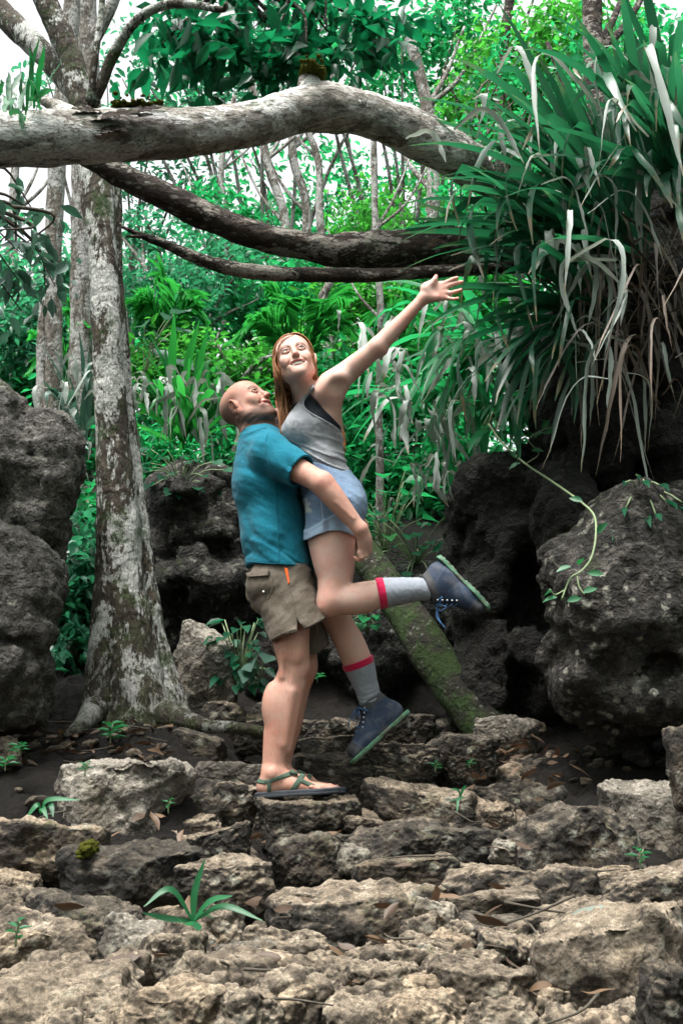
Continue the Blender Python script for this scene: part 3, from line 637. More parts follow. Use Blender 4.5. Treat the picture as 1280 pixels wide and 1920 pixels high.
tree = wood('tree', 'tall tree with a white and brown spotted double trunk, left of the man', 'tree', (250, 1345, 5.8), [
    ([(262, 1400, 5.75, 82), (252, 1330, 5.75, 70), (240, 1250, 5.78, 60), (228, 1100, 5.8, 46), (220, 950, 5.8, 39), (210, 800, 5.8, 33), (203, 650, 5.8, 30), (194, 500, 5.82, 29), (184, 380, 5.85, 32), (168, 250, 5.9, 36), (150, 170, 5.9, 30), (125, 90, 5.9, 28), (95, 20, 5.9, 26), (60, -60, 5.9, 24)], dict(n=130, seg=40, lump=.11)),
    ([(305, 1400, 5.85, 70), (295, 1300, 5.88, 50), (274, 1180, 5.9, 36), (256, 1000, 5.92, 27), (238, 820, 5.93, 22), (225, 650, 5.93, 19), (214, 500, 5.93, 17), (210, 350, 5.93, 20), (196, 240, 5.93, 18)], dict(n=110, seg=28, lump=.12)),
    ([(200, 1400, 5.68, 60), (196, 1290, 5.72, 42), (204, 1150, 5.76, 30), (208, 1000, 5.78, 26)], dict(n=50, seg=24, lump=.14)),
    ([(172, 200, 5.8, 12), (190, 160, 5.75, 12), (212, 105, 5.7, 12), (250, 45, 5.6, 11), (300, 12, 5.5, 10), (360, 8, 5.4, 9), (415, 18, 5.35, 7), (425, 5, 5.3, 5)], dict(n=50, seg=12)),
    ([(168, 190, 5.75, 9), (178, 110, 5.7, 8), (188, 40, 5.7, 7), (195, -30, 5.7, 6)], dict(n=24, seg=10)),
    ([(150, 180, 5.95, 24), (100, 120, 6.1, 26), (50, 70, 6.2, 26), (0, 20, 6.3, 26), (-60, -40, 6.3, 24)], dict(n=40, seg=22)),
    ([(300, 1340, 5.7, 34), (345, 1352, 5.5, 22), (390, 1362, 5.4, 14), (440, 1364, 5.35, 11), (500, 1372, 5.3, 8)], dict(n=40, seg=14)),
    ([(330, 1330, 5.9, 22), (352, 1358, 5.7, 14), (372, 1380, 5.6, 7)], dict(n=24, seg=12)),
    ([(180, 1330, 5.6, 26), (150, 1362, 5.4, 15), (120, 1382, 5.3, 8)], dict(n=24, seg=12)),
], M_bark, seed=20)
tr2 = wood('tree', 'pale double trunk rising behind the left boulders', 'tree', (95, 1000, 8.0), [
    ([(108, 1320, 7.0, 22), (104, 1000, 7.6, 22), (100, 800, 8.0, 18), (102, 650, 8.0, 17), (100, 500, 8.0, 17), (104, 380, 8.0, 18), (112, 250, 8.0, 18), (130, 80, 8.0, 18), (140, -60, 8.0, 16)], dict(n=60, seg=18)),
    ([(82, 1000, 8.05, 13), (80, 800, 8.05, 12), (80, 650, 8.05, 11), (84, 560, 8.05, 9)], dict(n=36, seg=14))], M_barkfar, seed=40)
tr3 = wood('tree', 'pale upright trunk beyond the fork of the spotted tree', 'tree', (165, 760, 8.6), [([(150, 820, 8.6, 22), (155, 500, 8.6, 24), (160, 330, 8.6, 28), (164, 200, 8.6, 28), (160, 60, 8.6, 26), (156, -60, 8.6, 24)], dict(n=50, seg=20)), ([(168, 90, 8.6, 14), (205, 20, 8.5, 13), (230, -50, 8.5, 12)], dict(n=20, seg=12))], M_barkfar, seed=44)
log1 = wood('log', 'thick silvery bent trunk lying across the top of the picture with moss on it', 'log', (300, 250, 4.75), [
    ([(-620, 330, 4.1, 58), (-400, 290, 4.25, 56), (-220, 268, 4.38, 54), (-90, 262, 4.45, 54), (0, 262, 4.5, 55), (90, 258, 4.55, 58), (170, 256, 4.6, 55), (260, 252, 4.65, 52), (350, 248, 4.7, 49), (430, 240, 4.75, 47), (500, 226, 4.8, 45), (555, 208, 4.85, 46), (605, 202, 4.9, 51), (660, 208, 4.95, 48), (720, 224, 5.05, 46), (790, 258, 5.15, 48), (860, 296, 5.25, 46), (940, 340, 5.4, 44), (1040, 390, 5.5, 42), (1130, 440, 5.6, 40)], dict(n=150, seg=44, lump=.085, fl=5.0)),
    ([(590, 190, 4.86, 34), (580, 160, 4.86, 26), (576, 146, 4.86, 20)], dict(n=14, seg=20)),
    ([(150, 240, 4.66, 30), (110, 205, 4.7, 18), (70, 180, 4.72, 12), (40, 165, 4.74, 8)], dict(n=24, seg=14, lump=.25))], M_log, 'stem', seed=50)
mb = MB(); rg = np.random.RandomState(3)
for x, y, L in ((225, 222, 60), (280, 214, 80), (150, 215, 40), (215, 250, 40)):
    a, b = J(x - L, y + 6, 4.50), J(x + L, y - 4, 4.52); P = spline(np.array([a, (a + b) / 2 + (0, -.012, .012), b]), 24)
    V, F = ribbon(P + rg.normal(0, .003, P.shape), .030 * np.sin(np.linspace(.2, 2.9, 24)) + .006 * rg.rand(24), (0, -.8, .6), .3); mb.add(V, F, 0)
link('peeling_bark', mb.mesh('peeling_bark'), M_logdark, log1)
log2 = wood('log', 'mottled brown branch sagging under the silvery trunk, ending in a charred knot', 'log', (600, 465, 5.2), [
    ([(150, 285, 5.05, 22), (215, 322, 5.1, 24), (270, 350, 5.12, 27), (335, 380, 5.15, 30), (400, 412, 5.2, 28), (470, 438, 5.22, 28), (540, 455, 5.25, 29), (610, 468, 5.28, 31), (660, 470, 5.3, 37), (730, 470, 5.32, 40), (800, 465, 5.35, 40), (870, 462, 5.4, 36), (950, 470, 5.5, 34), (1050, 490, 5.6, 34)], dict(n=130, seg=34, lump=.11, fl=7)),
    ([(790, 440, 5.33, 26), (825, 428, 5.33, 10)], dict(n=12, seg=14, lump=.3))], M_logdark, 'stem', seed=60)
log3 = wood('dead_branch', 'thin dark branch just above the woman\'s hand', 'branch', (550, 512, 5.1), [
    ([(228, 425, 5.0, 3), (262, 440, 5.02, 6), (310, 458, 5.05, 10), (380, 488, 5.08, 13), (450, 506, 5.1, 15), (540, 514, 5.12, 15), (620, 516, 5.15, 15), (700, 516, 5.2, 14), (790, 511, 5.25, 13), (900, 505, 5.35, 12), (1000, 500, 5.5, 12)], dict(n=90, seg=20, lump=.13, fl=9)),
    ([(240, 432, 5.0, 3), (225, 418, 4.98, 1)], dict(n=6, seg=8)), ([(270, 443, 5.02, 5), (236, 443, 5.0, 2)], dict(n=8, seg=8))], M_logdark, 'stem', seed=70)
log4 = wood('mossy_log', 'green mossy log slanting down behind the kicked-back boot', 'log', (800, 1200, 6.0), [
    ([(640, 985, 6.6, 28), (690, 1050, 6.5, 31), (735, 1115, 6.35, 34), (780, 1180, 6.2, 37), (830, 1255, 6.05, 40), (880, 1325, 5.9, 43), (930, 1390, 5.8, 47)], dict(n=70, seg=34, lump=.10))], M_logmoss, 'stem', seed=80)
for k, (P, lab) in enumerate([
    ([(612, 760, 9, 9), (618, 620, 9, 9), (605, 560, 9, 9), (618, 520, 9, 8), (600, 420, 9, 8), (596, 300, 9, 7), (560, 200, 9, 7), (540, 60, 9, 6)], 'twisted grey sapling trunk right of the woman\'s hair'),
    ([(708, 1060, 7.6, 8), (712, 900, 7.6, 8), (710, 750, 7.6, 7), (714, 600, 7.6, 7), (704, 430, 7.7, 7), (700, 250, 7.8, 6)], 'thin straight mossy stem behind the woman\'s raised arm'),
    ([(520, 560, 11, 9), (535, 420, 11, 9), (500, 300, 11, 9), (470, 150, 11, 8)], 'pale leaning trunk far behind the bent branch'),
    ([(560, 620, 12, 10), (575, 400, 12, 9), (548, 280, 12, 9), (565, 120, 12, 8)], 'pale forked trunk in the bright gap of the forest'),
    ([(790, 640, 10, 16), (800, 480, 10, 15), (812, 360, 10, 14), (800, 200, 10, 13), (760, 40, 10, 12)], 'broad pale trunk behind the right end of the silvery trunk'),
    ([(420, 620, 11, 7), (430, 450, 11, 7), (415, 320, 11, 6), (440, 180, 11, 5)], 'slender grey trunk left of the bright gap'),
    ([(900, 520, 10, 11), (930, 300, 10, 11), (940, 120, 10, 10), (960, -40, 10, 10)], 'dark trunk behind the strap leaved plants'),
    ([(1130, 420, 6.4, 26), (1125, 250, 6.4, 24), (1112, 100, 6.4, 22), (1108, -40, 6.4, 20)], 'black trunk rising out of the strap leaved clump'),
    ([(30, 600, 12, 9), (25, 400, 12, 9), (35, 250, 12, 8)], 'hazy thin trunk near the left edge')]):
    br = []
    for q in range(3):
        x, y, Y, r = P[-2 - q % 2]; sx = (-1) ** q * (70 + 30 * q); br.append(([(x, y, Y, r * .5), (x + sx * .5, y - 60, Y + .2, r * .35), (x + sx, y - 150 - 20 * q, Y + .4, r * .2)], dict(n=14, seg=8)))
    wood('sapling', lab, 'tree', P[0][:3], [(P, dict(n=50, seg=12))] + br, M_barkfar if k not in (6, 7) else M_logdark, seed=100 + 5 * k)
# ---------------------------------------------------------------- leaves
_LT = np.array([(0, 0, 0), (-.36, .25, .10), (.36, .25, .10), (0, .30, -.02), (-.42, .55, .10), (.42, .55, .10), (0, .62, -.03), (0, 1, -.10)])   # across, along, up
_LF = np.array([(0, 3, 1), (0, 2, 3), (3, 6, 4), (3, 4, 1), (3, 5, 6), (3, 2, 5), (6, 7, 4), (6, 5, 7)])
def leaves(mb, P, D, N, L, W, rnd):
    """leaf blades at points P along D, facing N, of length L and width W"""
    D = D / (np.linalg.norm(D, axis=1)[:, None] + 1e-9); B = np.cross(D, N); B /= np.linalg.norm(B, axis=1)[:, None] + 1e-9; N = np.cross(B, D)
    L = np.broadcast_to(L, (len(P),)); W = np.broadcast_to(W, (len(P),))
    V = P[:, None] + B[:, None] * (_LT[None, :, 0, None] * W[:, None, None]) + D[:, None] * (_LT[None, :, 1, None] * L[:, None, None]) + N[:, None] * (_LT[None, :, 2, None] * L[:, None, None])
    F = (_LF[None] + (np.arange(len(P)) * 8)[:, None, None]).reshape(-1, 3)
    mb.add(V.reshape(-1, 3), F, np.repeat(rnd, 8))
def leaf_cloud(mb, blobs, rg, size, aspect=.5, per=16, spread=.22, droop=.35, up=.9):
    """blobs: (centre, radii, leaf count); leaves sit along short twigs inside each blob"""
    for c, r, cnt in blobs:
        k = max(1, cnt // per); d = rg.normal(size=(k, 3)); d /= np.linalg.norm(d, axis=1)[:, None]
        T = c + d * (rg.rand(k, 1) ** .45) * r; tw = rg.normal(size=(k, 3)) * (1, 1, .5); tw /= np.linalg.norm(tw, axis=1)[:, None]; tw[:, 2] -= .15
        t = rg.rand(k, per, 1); tl = spread * rg.uniform(.7, 1.5, (k, 1, 1))
        P = (T[:, None] + tw[:, None] * (t - .5) * 2 * tl + rg.normal(0, spread * .22, (k, per, 3))).reshape(-1, 3)
        D = (tw[:, None] * .7 + rg.normal(0, .75, (k, per, 3))).reshape(-1, 3); D[:, 2] = D[:, 2] * .6 - droop
        N = rg.normal(0, .45, (k * per, 3)); N[:, 2] += up
        L = size * rg.uniform(.6, 1.3, k * per); rnd = np.clip(np.repeat(rg.rand(k), per) * .6 + rg.rand(k * per) * .4, 0, 1)
        leaves(mb, P, D, N, L, L * aspect, rnd)
def B(px, py, Y, rx, ry, n, dp=None): k = MPP(Y); return (J(px, py, Y), np.array((rx * k, dp if dp else (rx + ry) / 2 * k * .8, ry * k)), n)
def leafy(name, label, cat, group, base, blobs, mat, size, rg, trunk=None, tmat=None, **kw):
    root = empty(name, J(*base), label, cat, group); mb = MB(); leaf_cloud(mb, blobs, rg, size, **kw)
    link('crown' if 'tree' in name else 'foliage', mb.mesh('crown'), mat, root)
    tb = MB(); seg0 = J(*base)
    for c, r, n_ in blobs:
        for q in range(3):
            e = c + rg.normal(0, .45, 3) * r; m_ = (seg0 + e) / 2 + rg.normal(0, .12, 3) + (0, 0, .1 * np.linalg.norm(e - seg0))
            P = spline(np.array([seg0, m_, e]), 12); tb.add(*tube(P, np.linspace(.035, .008, 12) * (trunk or 1), 6))
    link('trunk' if 'tree' in name else 'stems', tb.mesh('trunk'), tmat or M_twig, root); return root
rg = np.random.RandomState(12)
G = 'leafy trees closing the view behind the couple'
far_label = 'small leaved green tree in the forest behind the couple'
forest = [ # base px, blobs
    ((760, 1060, 8.6), [(700, 930, 8.6, 90, 90, 1500), (800, 940, 8.6, 90, 100, 1500), (860, 860, 8.4, 70, 90, 900), (740, 1040, 8.3, 80, 60, 800)]),
    ((150, 1260, 7.0), [(150, 1080, 7.0, 40, 120, 800), (128, 1190, 6.9, 30, 80, 400)]),
    ((-320, 900, 9), [(-300, 600, 9, 150, 160, 1100), (-180, 760, 8.5, 130, 120, 900)]), ((-600, 900, 9.5), [(-560, 500, 9.5, 180, 200, 1100), (-520, 800, 9, 170, 140, 900)]), ((-380, 1000, 8), [(-350, 1020, 8, 180, 110, 1200)]),
    ((1500, 700, 9), [(1440, 300, 9, 150, 200, 1100), (1560, 520, 9, 160, 180, 1100)]), ((1760, 700, 9), [(1720, 300, 9, 180, 220, 1100), (1760, 640, 9, 180, 180, 1000)]), ((1600, 1000, 7.5), [(1560, 980, 7.5, 180, 140, 1200)]),
    ((420, 960, 8.8), [(420, 850, 8.8, 90, 60, 900), (300, 860, 8.6, 70, 60, 700), (500, 840, 8.8, 60, 90, 800)]),
    ((300, 820, 9.5), [(330, 560, 9.5, 120, 90, 1500), (420, 490, 9.8, 100, 55, 550), (280, 440, 10, 80, 60, 350)]),
    ((480, 820, 10.5), [(470, 580, 10.5, 120, 100, 1600), (560, 520, 11, 110, 70, 1000), (420, 400, 11, 90, 50, 450)]),
    ((680, 820, 10), [(680, 560, 10, 120, 90, 1500), (760, 600, 10.2, 110, 110, 1300), (700, 420, 10.5, 100, 80, 700)]),
    ((860, 760, 9.5), [(860, 520, 9.5, 120, 110, 1500), (920, 400, 9.8, 110, 100, 1000), (830, 640, 9.3, 110, 90, 1200)]),
    ((180, 820, 11), [(90, 500, 11, 130, 70, 500), (170, 560, 10.8, 110, 90, 1200), (60, 620, 10.5, 110, 90, 1300)]),
    ((40, 820, 12), [(30, 560, 12, 120, 80, 650), (120, 680, 11.5, 120, 80, 1300), (20, 700, 11.5, 100, 80, 1000)]),
    ((400, 840, 9), [(330, 690, 9, 110, 80, 1400), (430, 720, 9.0, 90, 90, 1200), (560, 680, 9.2, 110, 80, 1300)]),
    ((720, 900, 9), [(660, 740, 9, 100, 100, 1500), (760, 760, 9, 100, 100, 1400), (640, 860, 8.6, 90, 70, 900)]),
    ((500, 700, 13), [(420, 160, 12, 200, 110, 800), (560, 90, 12.5, 160, 100, 650), (300, 90, 12, 140, 90, 450)]),
    ((760, 700, 13), [(740, 120, 12, 180, 120, 850), (860, 60, 12, 160, 100, 800), (640, 60, 12.5, 150, 80, 500)]),
    ((960, 600, 11), [(960, 160, 10.5, 160, 130, 1600), (1080, 90, 10, 160, 110, 1400), (900, 260, 10.5, 120, 80, 900)]),
    ((1180, 600, 10), [(1190, 120, 9, 150, 130, 1500), (1240, 260, 8.8, 110, 120, 1200), (1100, 250, 9, 120, 100, 1100)]),
    ((230, 700, 14), [(260, 250, 13, 150, 90, 450), (120, 130, 13, 120, 90, 120), (330, 350, 13, 140, 50, 350)]),
    ((600, 700, 15), [(560, 420, 14, 170, 70, 700), (690, 350, 14, 150, 80, 500), (480, 300, 14, 120, 60, 200)]),
    ((840, 700, 15), [(830, 360, 14, 170, 100, 700), (760, 430, 13.5, 120, 80, 600)]),
    ((160, 900, 9), [(150, 760, 9, 70, 70, 800), (215, 850, 8.8, 70, 70, 700), (150, 1010, 8.2, 50, 110, 700)]),
]
for k, (b, bl) in enumerate(forest):
    leafy('tree', far_label, 'tree', G, b, [B(*q[:5], int(q[5] * 1.2)) for q in bl], (M_leaf, M_leafpale, M_leaf, M_leafyellow)[k % 4], (.088, .105, .080)[k % 3] if b[2] < 12 else .115, rg, 1.0, M_barkfar, aspect=.50, spread=.24)
mb = MB(); leaf_cloud(mb, [B(x, y, 20 + 2 * (i % 3), 260, 130, c) for i, (x, y, c) in enumerate([(100, 650, 2600), (420, 560, 2600), (740, 520, 2600), (1050, 450, 2600), (300, 760, 2400), (700, 740, 2400), (1000, 700, 2400), (650, 400, 400), (900, 180, 1000), (1180, 150, 1200), (430, 200, 250), (100, 520, 400), (200, 900, 1500), (700, 930, 1800), (480, 900, 1200)])], rg, .22, .55, 16, .5)
props(link('distant_foliage', mb.mesh('distant_foliage'), M_leaf), 'far green foliage filling the gaps of the forest', None, None, 'stuff')
mb = MB(); bl = []
for k in range(26):                                                      # unseen leaf masses added behind the camera and overhead to cut sky fill
    a = rg.uniform(R(195), R(345)) if k % 3 else rg.uniform(R(160), R(380)); d = rg.uniform(4.5, 8); bl.append((np.array((d * math.cos(a), d * math.sin(a) + 2.0, rg.uniform(.8, 7))), np.array((1.9, 1.5, 1.7)), 520))
for k in range(7): bl.append((np.array((rg.uniform(-5, 5), rg.uniform(-5, -1.5), rg.uniform(6.2, 9))), np.array((1.8, 1.6, .8)), 420))
for k in range(8): bl.append((np.array((rg.choice((-1, 1)) * rg.uniform(3.5, 6), rg.uniform(2, 6), rg.uniform(4.0, 8))), np.array((1.4, 1.8, 1.4)), 420))
leaf_cloud(mb, bl, rg, .26, .5, 16, .45)
props(link('shade_canopy', mb.mesh('shade_canopy'), M_leaf), 'unseen leaf canopy added behind the viewer to cut the sky light', None, None, 'stuff')
# near branch with large dark leaves under the top edge
leafy('tree_branch', 'overhanging branch with large dark oval leaves along the top of the picture', 'branch', None, (430, -40, 6.6), [B(300, 60, 6.8, 110, 60, 90), B(420, 90, 6.6, 120, 70, 150), B(540, 110, 6.6, 110, 60, 130), B(650, 70, 6.8, 110, 70, 120), B(480, 20, 6.8, 160, 40, 120), B(720, 30, 7, 90, 50, 80)], M_leafdark, .19, rg, .6, M_logdark, aspect=.46, per=10, spread=.26, droop=.6)
leafy('tree_branch', 'grey-leaved branch hanging at the left edge under the silvery trunk', 'branch', None, (-40, 380, 5.6), [B(40, 470, 5.8, 60, 60, 40), B(70, 400, 5.9, 50, 40, 24), B(20, 560, 6.0, 50, 50, 30), B(110, 530, 6.1, 40, 60, 30), B(10, 420, 5.6, 40, 40, 20)], M_leafgrey, .12, rg, .4, M_twig, aspect=.46, per=6, spread=.16, droop=.8)
leafy('shrub', 'small leaved climbing shrub in front of the strap leaved clump', 'shrub', None, (960, 420, 5.5), [B(930, 260, 5.5, 90, 60, 260), B(1000, 180, 5.6, 80, 50, 180), B(900, 320, 5.4, 70, 40, 180), B(1010, 330, 5.4, 80, 50, 200), B(940, 120, 5.8, 90, 50, 160)], M_leaf, .045, rg, .35, M_twig, aspect=.6, per=8, spread=.12)
# ---------------------------------------------------------------- strap leaved plants
def strap(mb, base, d, L, w, droop, rnd, rg, n=16, fold=.25, tip=0.0, kink=None, roll=0.0):
    """one long leaf: leaves its base along d, bends down with length, can hang limp beyond kink"""
    d = unit(d); p = np.array(base, float); P = [p]; st_ = L / (n - 1); hang = np.array((rg.normal(0, .28), rg.normal(0, .2), -1.)); tw = rg.normal(0, 1.3) * (kink is not None)
    for i in range(1, n):
        t = i / (n - 1); g = droop * st_ / L * 2.2 * t
        if kink is not None and t > kink: d = unit(d * .62 + hang * .5)
        else: d = unit(d + np.array((0, 0, -g)))
        p = p + d * st_; P.append(p)
    P = np.array(P) + np.cumsum(rg.normal(0, .002, (n, 3)), 0); t = np.linspace(0, 1, n)
    W = w * np.minimum(1, .45 + t * 2.2) * np.clip((1 - t) / .30, .04, 1) ** .75
    side = unit(np.cross(P[-1] - P[0] + rg.normal(0, .05, 3) + (0, 0, .001), (0, 0, 1))); N = np.cross(side, np.gradient(P, axis=0)); N = N + roll * side * np.linalg.norm(N, axis=1)[:, None]
    N[np.linalg.norm(N, axis=1) < 1e-6] = (0, 0, 1); N /= np.linalg.norm(N, axis=1)[:, None]
    if tw:
        T = np.gradient(P, axis=0); T /= np.linalg.norm(T, axis=1)[:, None] + 1e-9; a = (tw * np.clip(t - kink, 0, 1) / (1 - kink))[:, None]; N = N * np.cos(a) + np.cross(T, N) * np.sin(a)
    V, F = ribbon(P, W * (1 + .16 * np.sin(t * 22 + rg.rand() * 6) * (kink is not None)), N, fold); mb.add(V, F, rnd, True)
def strap_plant(label, base, green, dead, w, rg, mat=None, dmat=None, name='strap_leaf_plant', group=None):
    """green: (px, py, Y of aim, count, length, jitter px, droop, kink chance); dead: (px, py, Y, count, length)"""
    root = empty(name, J(*base), label, 'plant', group); mb, md = MB(), MB(); b0 = J(*base)
    for x, y, Y, cnt, L, jit, dr, kc in green:
        for _ in range(cnt):
            a = J(x + rg.normal(0, jit), y + rg.normal(0, jit), Y + rg.normal(0, .35)); d = a - b0
            strap(mb, b0 + rg.normal(0, .05, 3), d, L * rg.uniform(.7, 1.2), w * rg.uniform(.7, 1.15), dr * rg.uniform(.5, 1.5), rg.rand(), rg, 18, .22, 0, rg.uniform(.55, .85) if rg.rand() < kc else None, rg.normal(0, .5))
    for x, y, Y, cnt, L, sx, sy in dead:
        for _ in range(cnt):
            s = J(x + rg.normal(0, sx), y + rg.normal(0, sy), Y + rg.normal(0, .12)); d = np.array((rg.normal(0, .5), rg.normal(-.2, .4), rg.uniform(-.1, .5)))
            strap(md, s, d, L * rg.uniform(.5, 1.2), w * rg.uniform(.45, .85), .6, rg.rand(), rg, 18, .35, 0, rg.uniform(.12, .4), rg.normal(0, .8))
    if mb.n: link('leaves', mb.mesh('leaves'), mat or M_strap_leaf, root)
    if md.n: link('dead_leaves', md.mesh('dead_leaves'), dmat or M_deadleaf, root)
    return root
rg = np.random.RandomState(77)
strap_plant('big clump of long strap leaves fanning up to the left, top right', (1180, 470, 5.1), [(900, 60, 4.9, 32, 1.2, 70, .7, .5), (1000, 20, 5.0, 30, 1.1, 80, .6, .4), (800, 240, 4.8, 26, 1.1, 60, .75, .5), (1120, 0, 5.0, 22, 1.1, 80, .3, .25), (760, 330, 4.9, 12, 1.0, 50, .5, .4)], [(1060, 320, 4.8, 9, .55, 40, 70), (960, 200, 4.7, 8, .45, 60, 60)], .023, rg)
strap_plant('strap leaved plant at the right edge with limp pale leaves', (1260, 330, 4.85), [(1180, 60, 4.6, 24, .95, 70, .6, .6), (1290, 40, 4.7, 26, .95, 80, .6, .5), (1100, 160, 4.6, 16, .9, 60, .8, .6), (1240, 250, 4.5, 14, .7, 60, .9, .6)], [(1205, 170, 4.6, 9, .95, 30, 60), (1260, 220, 4.6, 10, .8, 30, 70)], .021, rg)
strap_plant('lower strap leaved plant spreading left over the charred knot', (1120, 600, 5.3), [(900, 470, 5.0, 22, 1.0, 60, .7, .5), (860, 620, 5.0, 20, .95, 60, .9, .5), (980, 380, 5.0, 18, 1.0, 70, .6, .5), (940, 740, 5.0, 14, .8, 60, 1.0, .5)], [(1075, 470, 4.75, 5, .75, 20, 40), (1150, 500, 4.8, 5, .6, 30, 40), (990, 420, 4.9, 10, .5, 60, 80)], .021, rg)
strap_plant('curtain of brown dead leaves and roots hanging down the right edge', (1210, 540, 5.1), [], [(1225, 520, 4.95, 44, .85, 45, 70), (1150, 600, 5.0, 18, .75, 50, 50), (1270, 560, 4.85, 28, .9, 40, 80)], .011, rg, None, M_deadbrown, 'hanging_dead_leaves')
strap_plant('few long pale dead leaves dangling in front of the cliff', (1120, 640, 4.9), [], [(1125, 640, 4.8, 5, .85, 26, 30), (1090, 660, 4.85, 4, .5, 60, 30), (1180, 680, 4.8, 5, .6, 50, 30)], .012, rg, None, M_deadleaf, 'hanging_dead_leaves')
drp = [((930, 640, 6.2), [(780, 640, 6.0, 16, .9, 50, 1.1, .5), (820, 560, 6.0, 14, .9, 50, .9, .5), (860, 740, 5.9, 12, .8, 50, 1.2, .5)], [(800, 640, 6.0, 18, .38, 70, 60), (880, 620, 6.0, 14, .40, 50, 60), (760, 740, 6.0, 12, .36, 40, 60)], 'pale drooping leaved plant hanging below the woman\'s raised hand'),
       ((860, 760, 6.6), [(740, 700, 6.4, 14, .8, 50, 1.1, .5), (800, 800, 6.3, 12, .7, 50, 1.2, .5), (700, 650, 6.5, 10, .8, 40, .8, .5)], [(780, 790, 6.3, 16, .36, 60, 70), (850, 780, 6.3, 12, .40, 40, 70), (740, 660, 6.3, 10, .36, 40, 50)], 'pale drooping leaved plant right of the woman\'s waist'),
       ((960, 780, 6.0), [(900, 700, 5.8, 10, .6, 40, 1.0, .5), (960, 690, 5.8, 10, .6, 50, .8, .4)], [(900, 700, 5.9, 16, .6, 30, 50), (830, 880, 6.0, 10, .4, 40, 40)], 'drooping plant rooted on the lip of the hollowed cliff')]
for b, g_, d_, lab in drp: strap_plant(lab, b, g_, d_, .024, rg, M_leaf)
strap_plant('upright strap leaved plant with hanging pale leaves, left of the man\'s head', (345, 820, 7.4), [(340, 600, 7.3, 24, .75, 50, .4, .25), (270, 680, 7.3, 14, .7, 40, .8, .5), (420, 690, 7.3, 14, .7, 40, .7, .5)], [(340, 750, 7.2, 34, .4, 55, 35), (270, 720, 7.2, 12, .4, 20, 30)], .026, rg, M_frond)
strap_plant('grey leaved strap plant at the left of the spotted tree', (150, 800, 7.6), [(150, 640, 7.4, 16, .6, 40, .7, .5)], [(160, 730, 7.3, 16, .45, 25, 40), (140, 800, 7.2, 10, .4, 25, 30)], .024, rg, M_leafgrey)
strap_plant('strap leaved orchid plant growing on the silvery trunk, top left', (42, 205, 4.42), [(20, 90, 4.38, 6, .30, 30, .3, .2), (85, 90, 4.38, 6, .30, 20, .3, .1), (120, 150, 4.38, 4, .24, 20, .5, .3), (45, 80, 4.4, 4, .26, 20, .2, .1)], [(20, 190, 4.55, 6, .16, 20, 12)], .013, rg, M_sprout, M_deadleaf, 'orchid_plant')
# ---------------------------------------------------------------- palms and broad leaved plants
def frond(mb, base, tip, sag, nl, L, w, rg, rnd):
    P = spline(np.array([base, (np.asarray(base) + tip) / 2 + (0, 0, sag), tip]), nl); mb.add(*tube(P, np.linspace(.008, .002, nl), 5), rnd)
    T = np.gradient(P, axis=0); T /= np.linalg.norm(T, axis=1)[:, None]
    for s in (-1, 1):
        sd = np.cross(T, (0, 0, 1)) * s; sd /= np.linalg.norm(sd, axis=1)[:, None] + 1e-9
        t = np.linspace(0, 1, nl)[2:]; D = T[2:] * .75 + sd[2:] + np.array((0, 0, -.25)) + rg.normal(0, .06, (nl - 2, 3)); N = np.tile((0, 0, 1.), (nl - 2, 1)) + rg.normal(0, .2, (nl - 2, 3))
        leaves(mb, P[2:], D, N, L * np.sin(np.clip(t * 2.6 + .5, 0, 3.0)) * .9 + .02, w, np.full(nl - 2, rnd))
def palm(label, base, tips, L, rg, sag=.25, nl=26, w=.022):
    root = empty('palm', J(*base), label, 'palm'); mb = MB()
    for x, y, Y in tips: frond(mb, J(*base), J(x, y, Y), sag * rg.uniform(.6, 1.3), nl, L, w, rg, rg.rand())
    link('fronds', mb.mesh('fronds'), M_frond, root)
palm('bright green feather palm behind the woman\'s head', (560, 700, 8.2), [(470, 590, 8.0), (500, 540, 8.2), (570, 560, 8.0), (640, 600, 8.2), (660, 560, 8.4), (430, 640, 8.0), (690, 650, 8.2)], .30, rg)
palm('bright palm left of the bent branch\'s far end', (310, 640, 9), [(240, 560, 8.8), (300, 530, 9), (360, 560, 8.8), (250, 610, 9), (390, 600, 9)], .30, rg)
palm('feather palm between the raised arm and the drooping plants', (770, 720, 8), [(700, 600, 7.8), (760, 560, 8), (840, 600, 7.8), (690, 680, 7.8), (860, 680, 8), (720, 760, 7.6)], .28, rg)
palm('dark palm behind the drooping plants on the cliff', (900, 640, 7.2), [(820, 540, 7), (900, 500, 7), (980, 540, 7), (960, 620, 7), (830, 620, 6.9)], .28, rg)
palm('small palm left of the spotted trunk', (140, 720, 8.8), [(60, 620, 8.6), (130, 590, 8.8), (200, 640, 8.6), (50, 700, 8.6)], .26, rg)
def broad(label, base, pts, size, mat, rg, aspect=.9, name='broad_leaf_plant', lean=.5):
    root = empty(name, J(*base), label, 'plant'); mb, sb = MB(), MB(); b0 = J(*base); P = np.array([J(*q) for q in pts])
    for p in P: sb.add(*tube(spline(np.array([b0, (b0 + p) / 2 + (0, -.02, .05), p]), 8), .004, 5))
    D = P - b0; D[:, 2] = D[:, 2] * .3 - .15; D[:, 1] -= .15; N = np.tile((0, -lean, 1.), (len(P), 1)) + rg.normal(0, .3, (len(P), 3))
    leaves(mb, P, D, N, size * rg.uniform(.7, 1.2, len(P)), size * aspect * rg.uniform(.8, 1.1, len(P)), rg.rand(len(P)))
    link('leaves', mb.mesh('leaves'), mat, root); link('stems', sb.mesh('stems'), M_vine, root)
R_ = lambda x0, x1, y0, y1, Y0, Y1, n: [(rg.uniform(x0, x1), rg.uniform(y0, y1), rg.uniform(Y0, Y1)) for _ in range(n)]
broad('broad leaved plants growing behind the woman\'s hip', (720, 1040, 7.2), R_(660, 800, 880, 1010, 6.9, 7.3, 26), .16, M_leaf, rg)
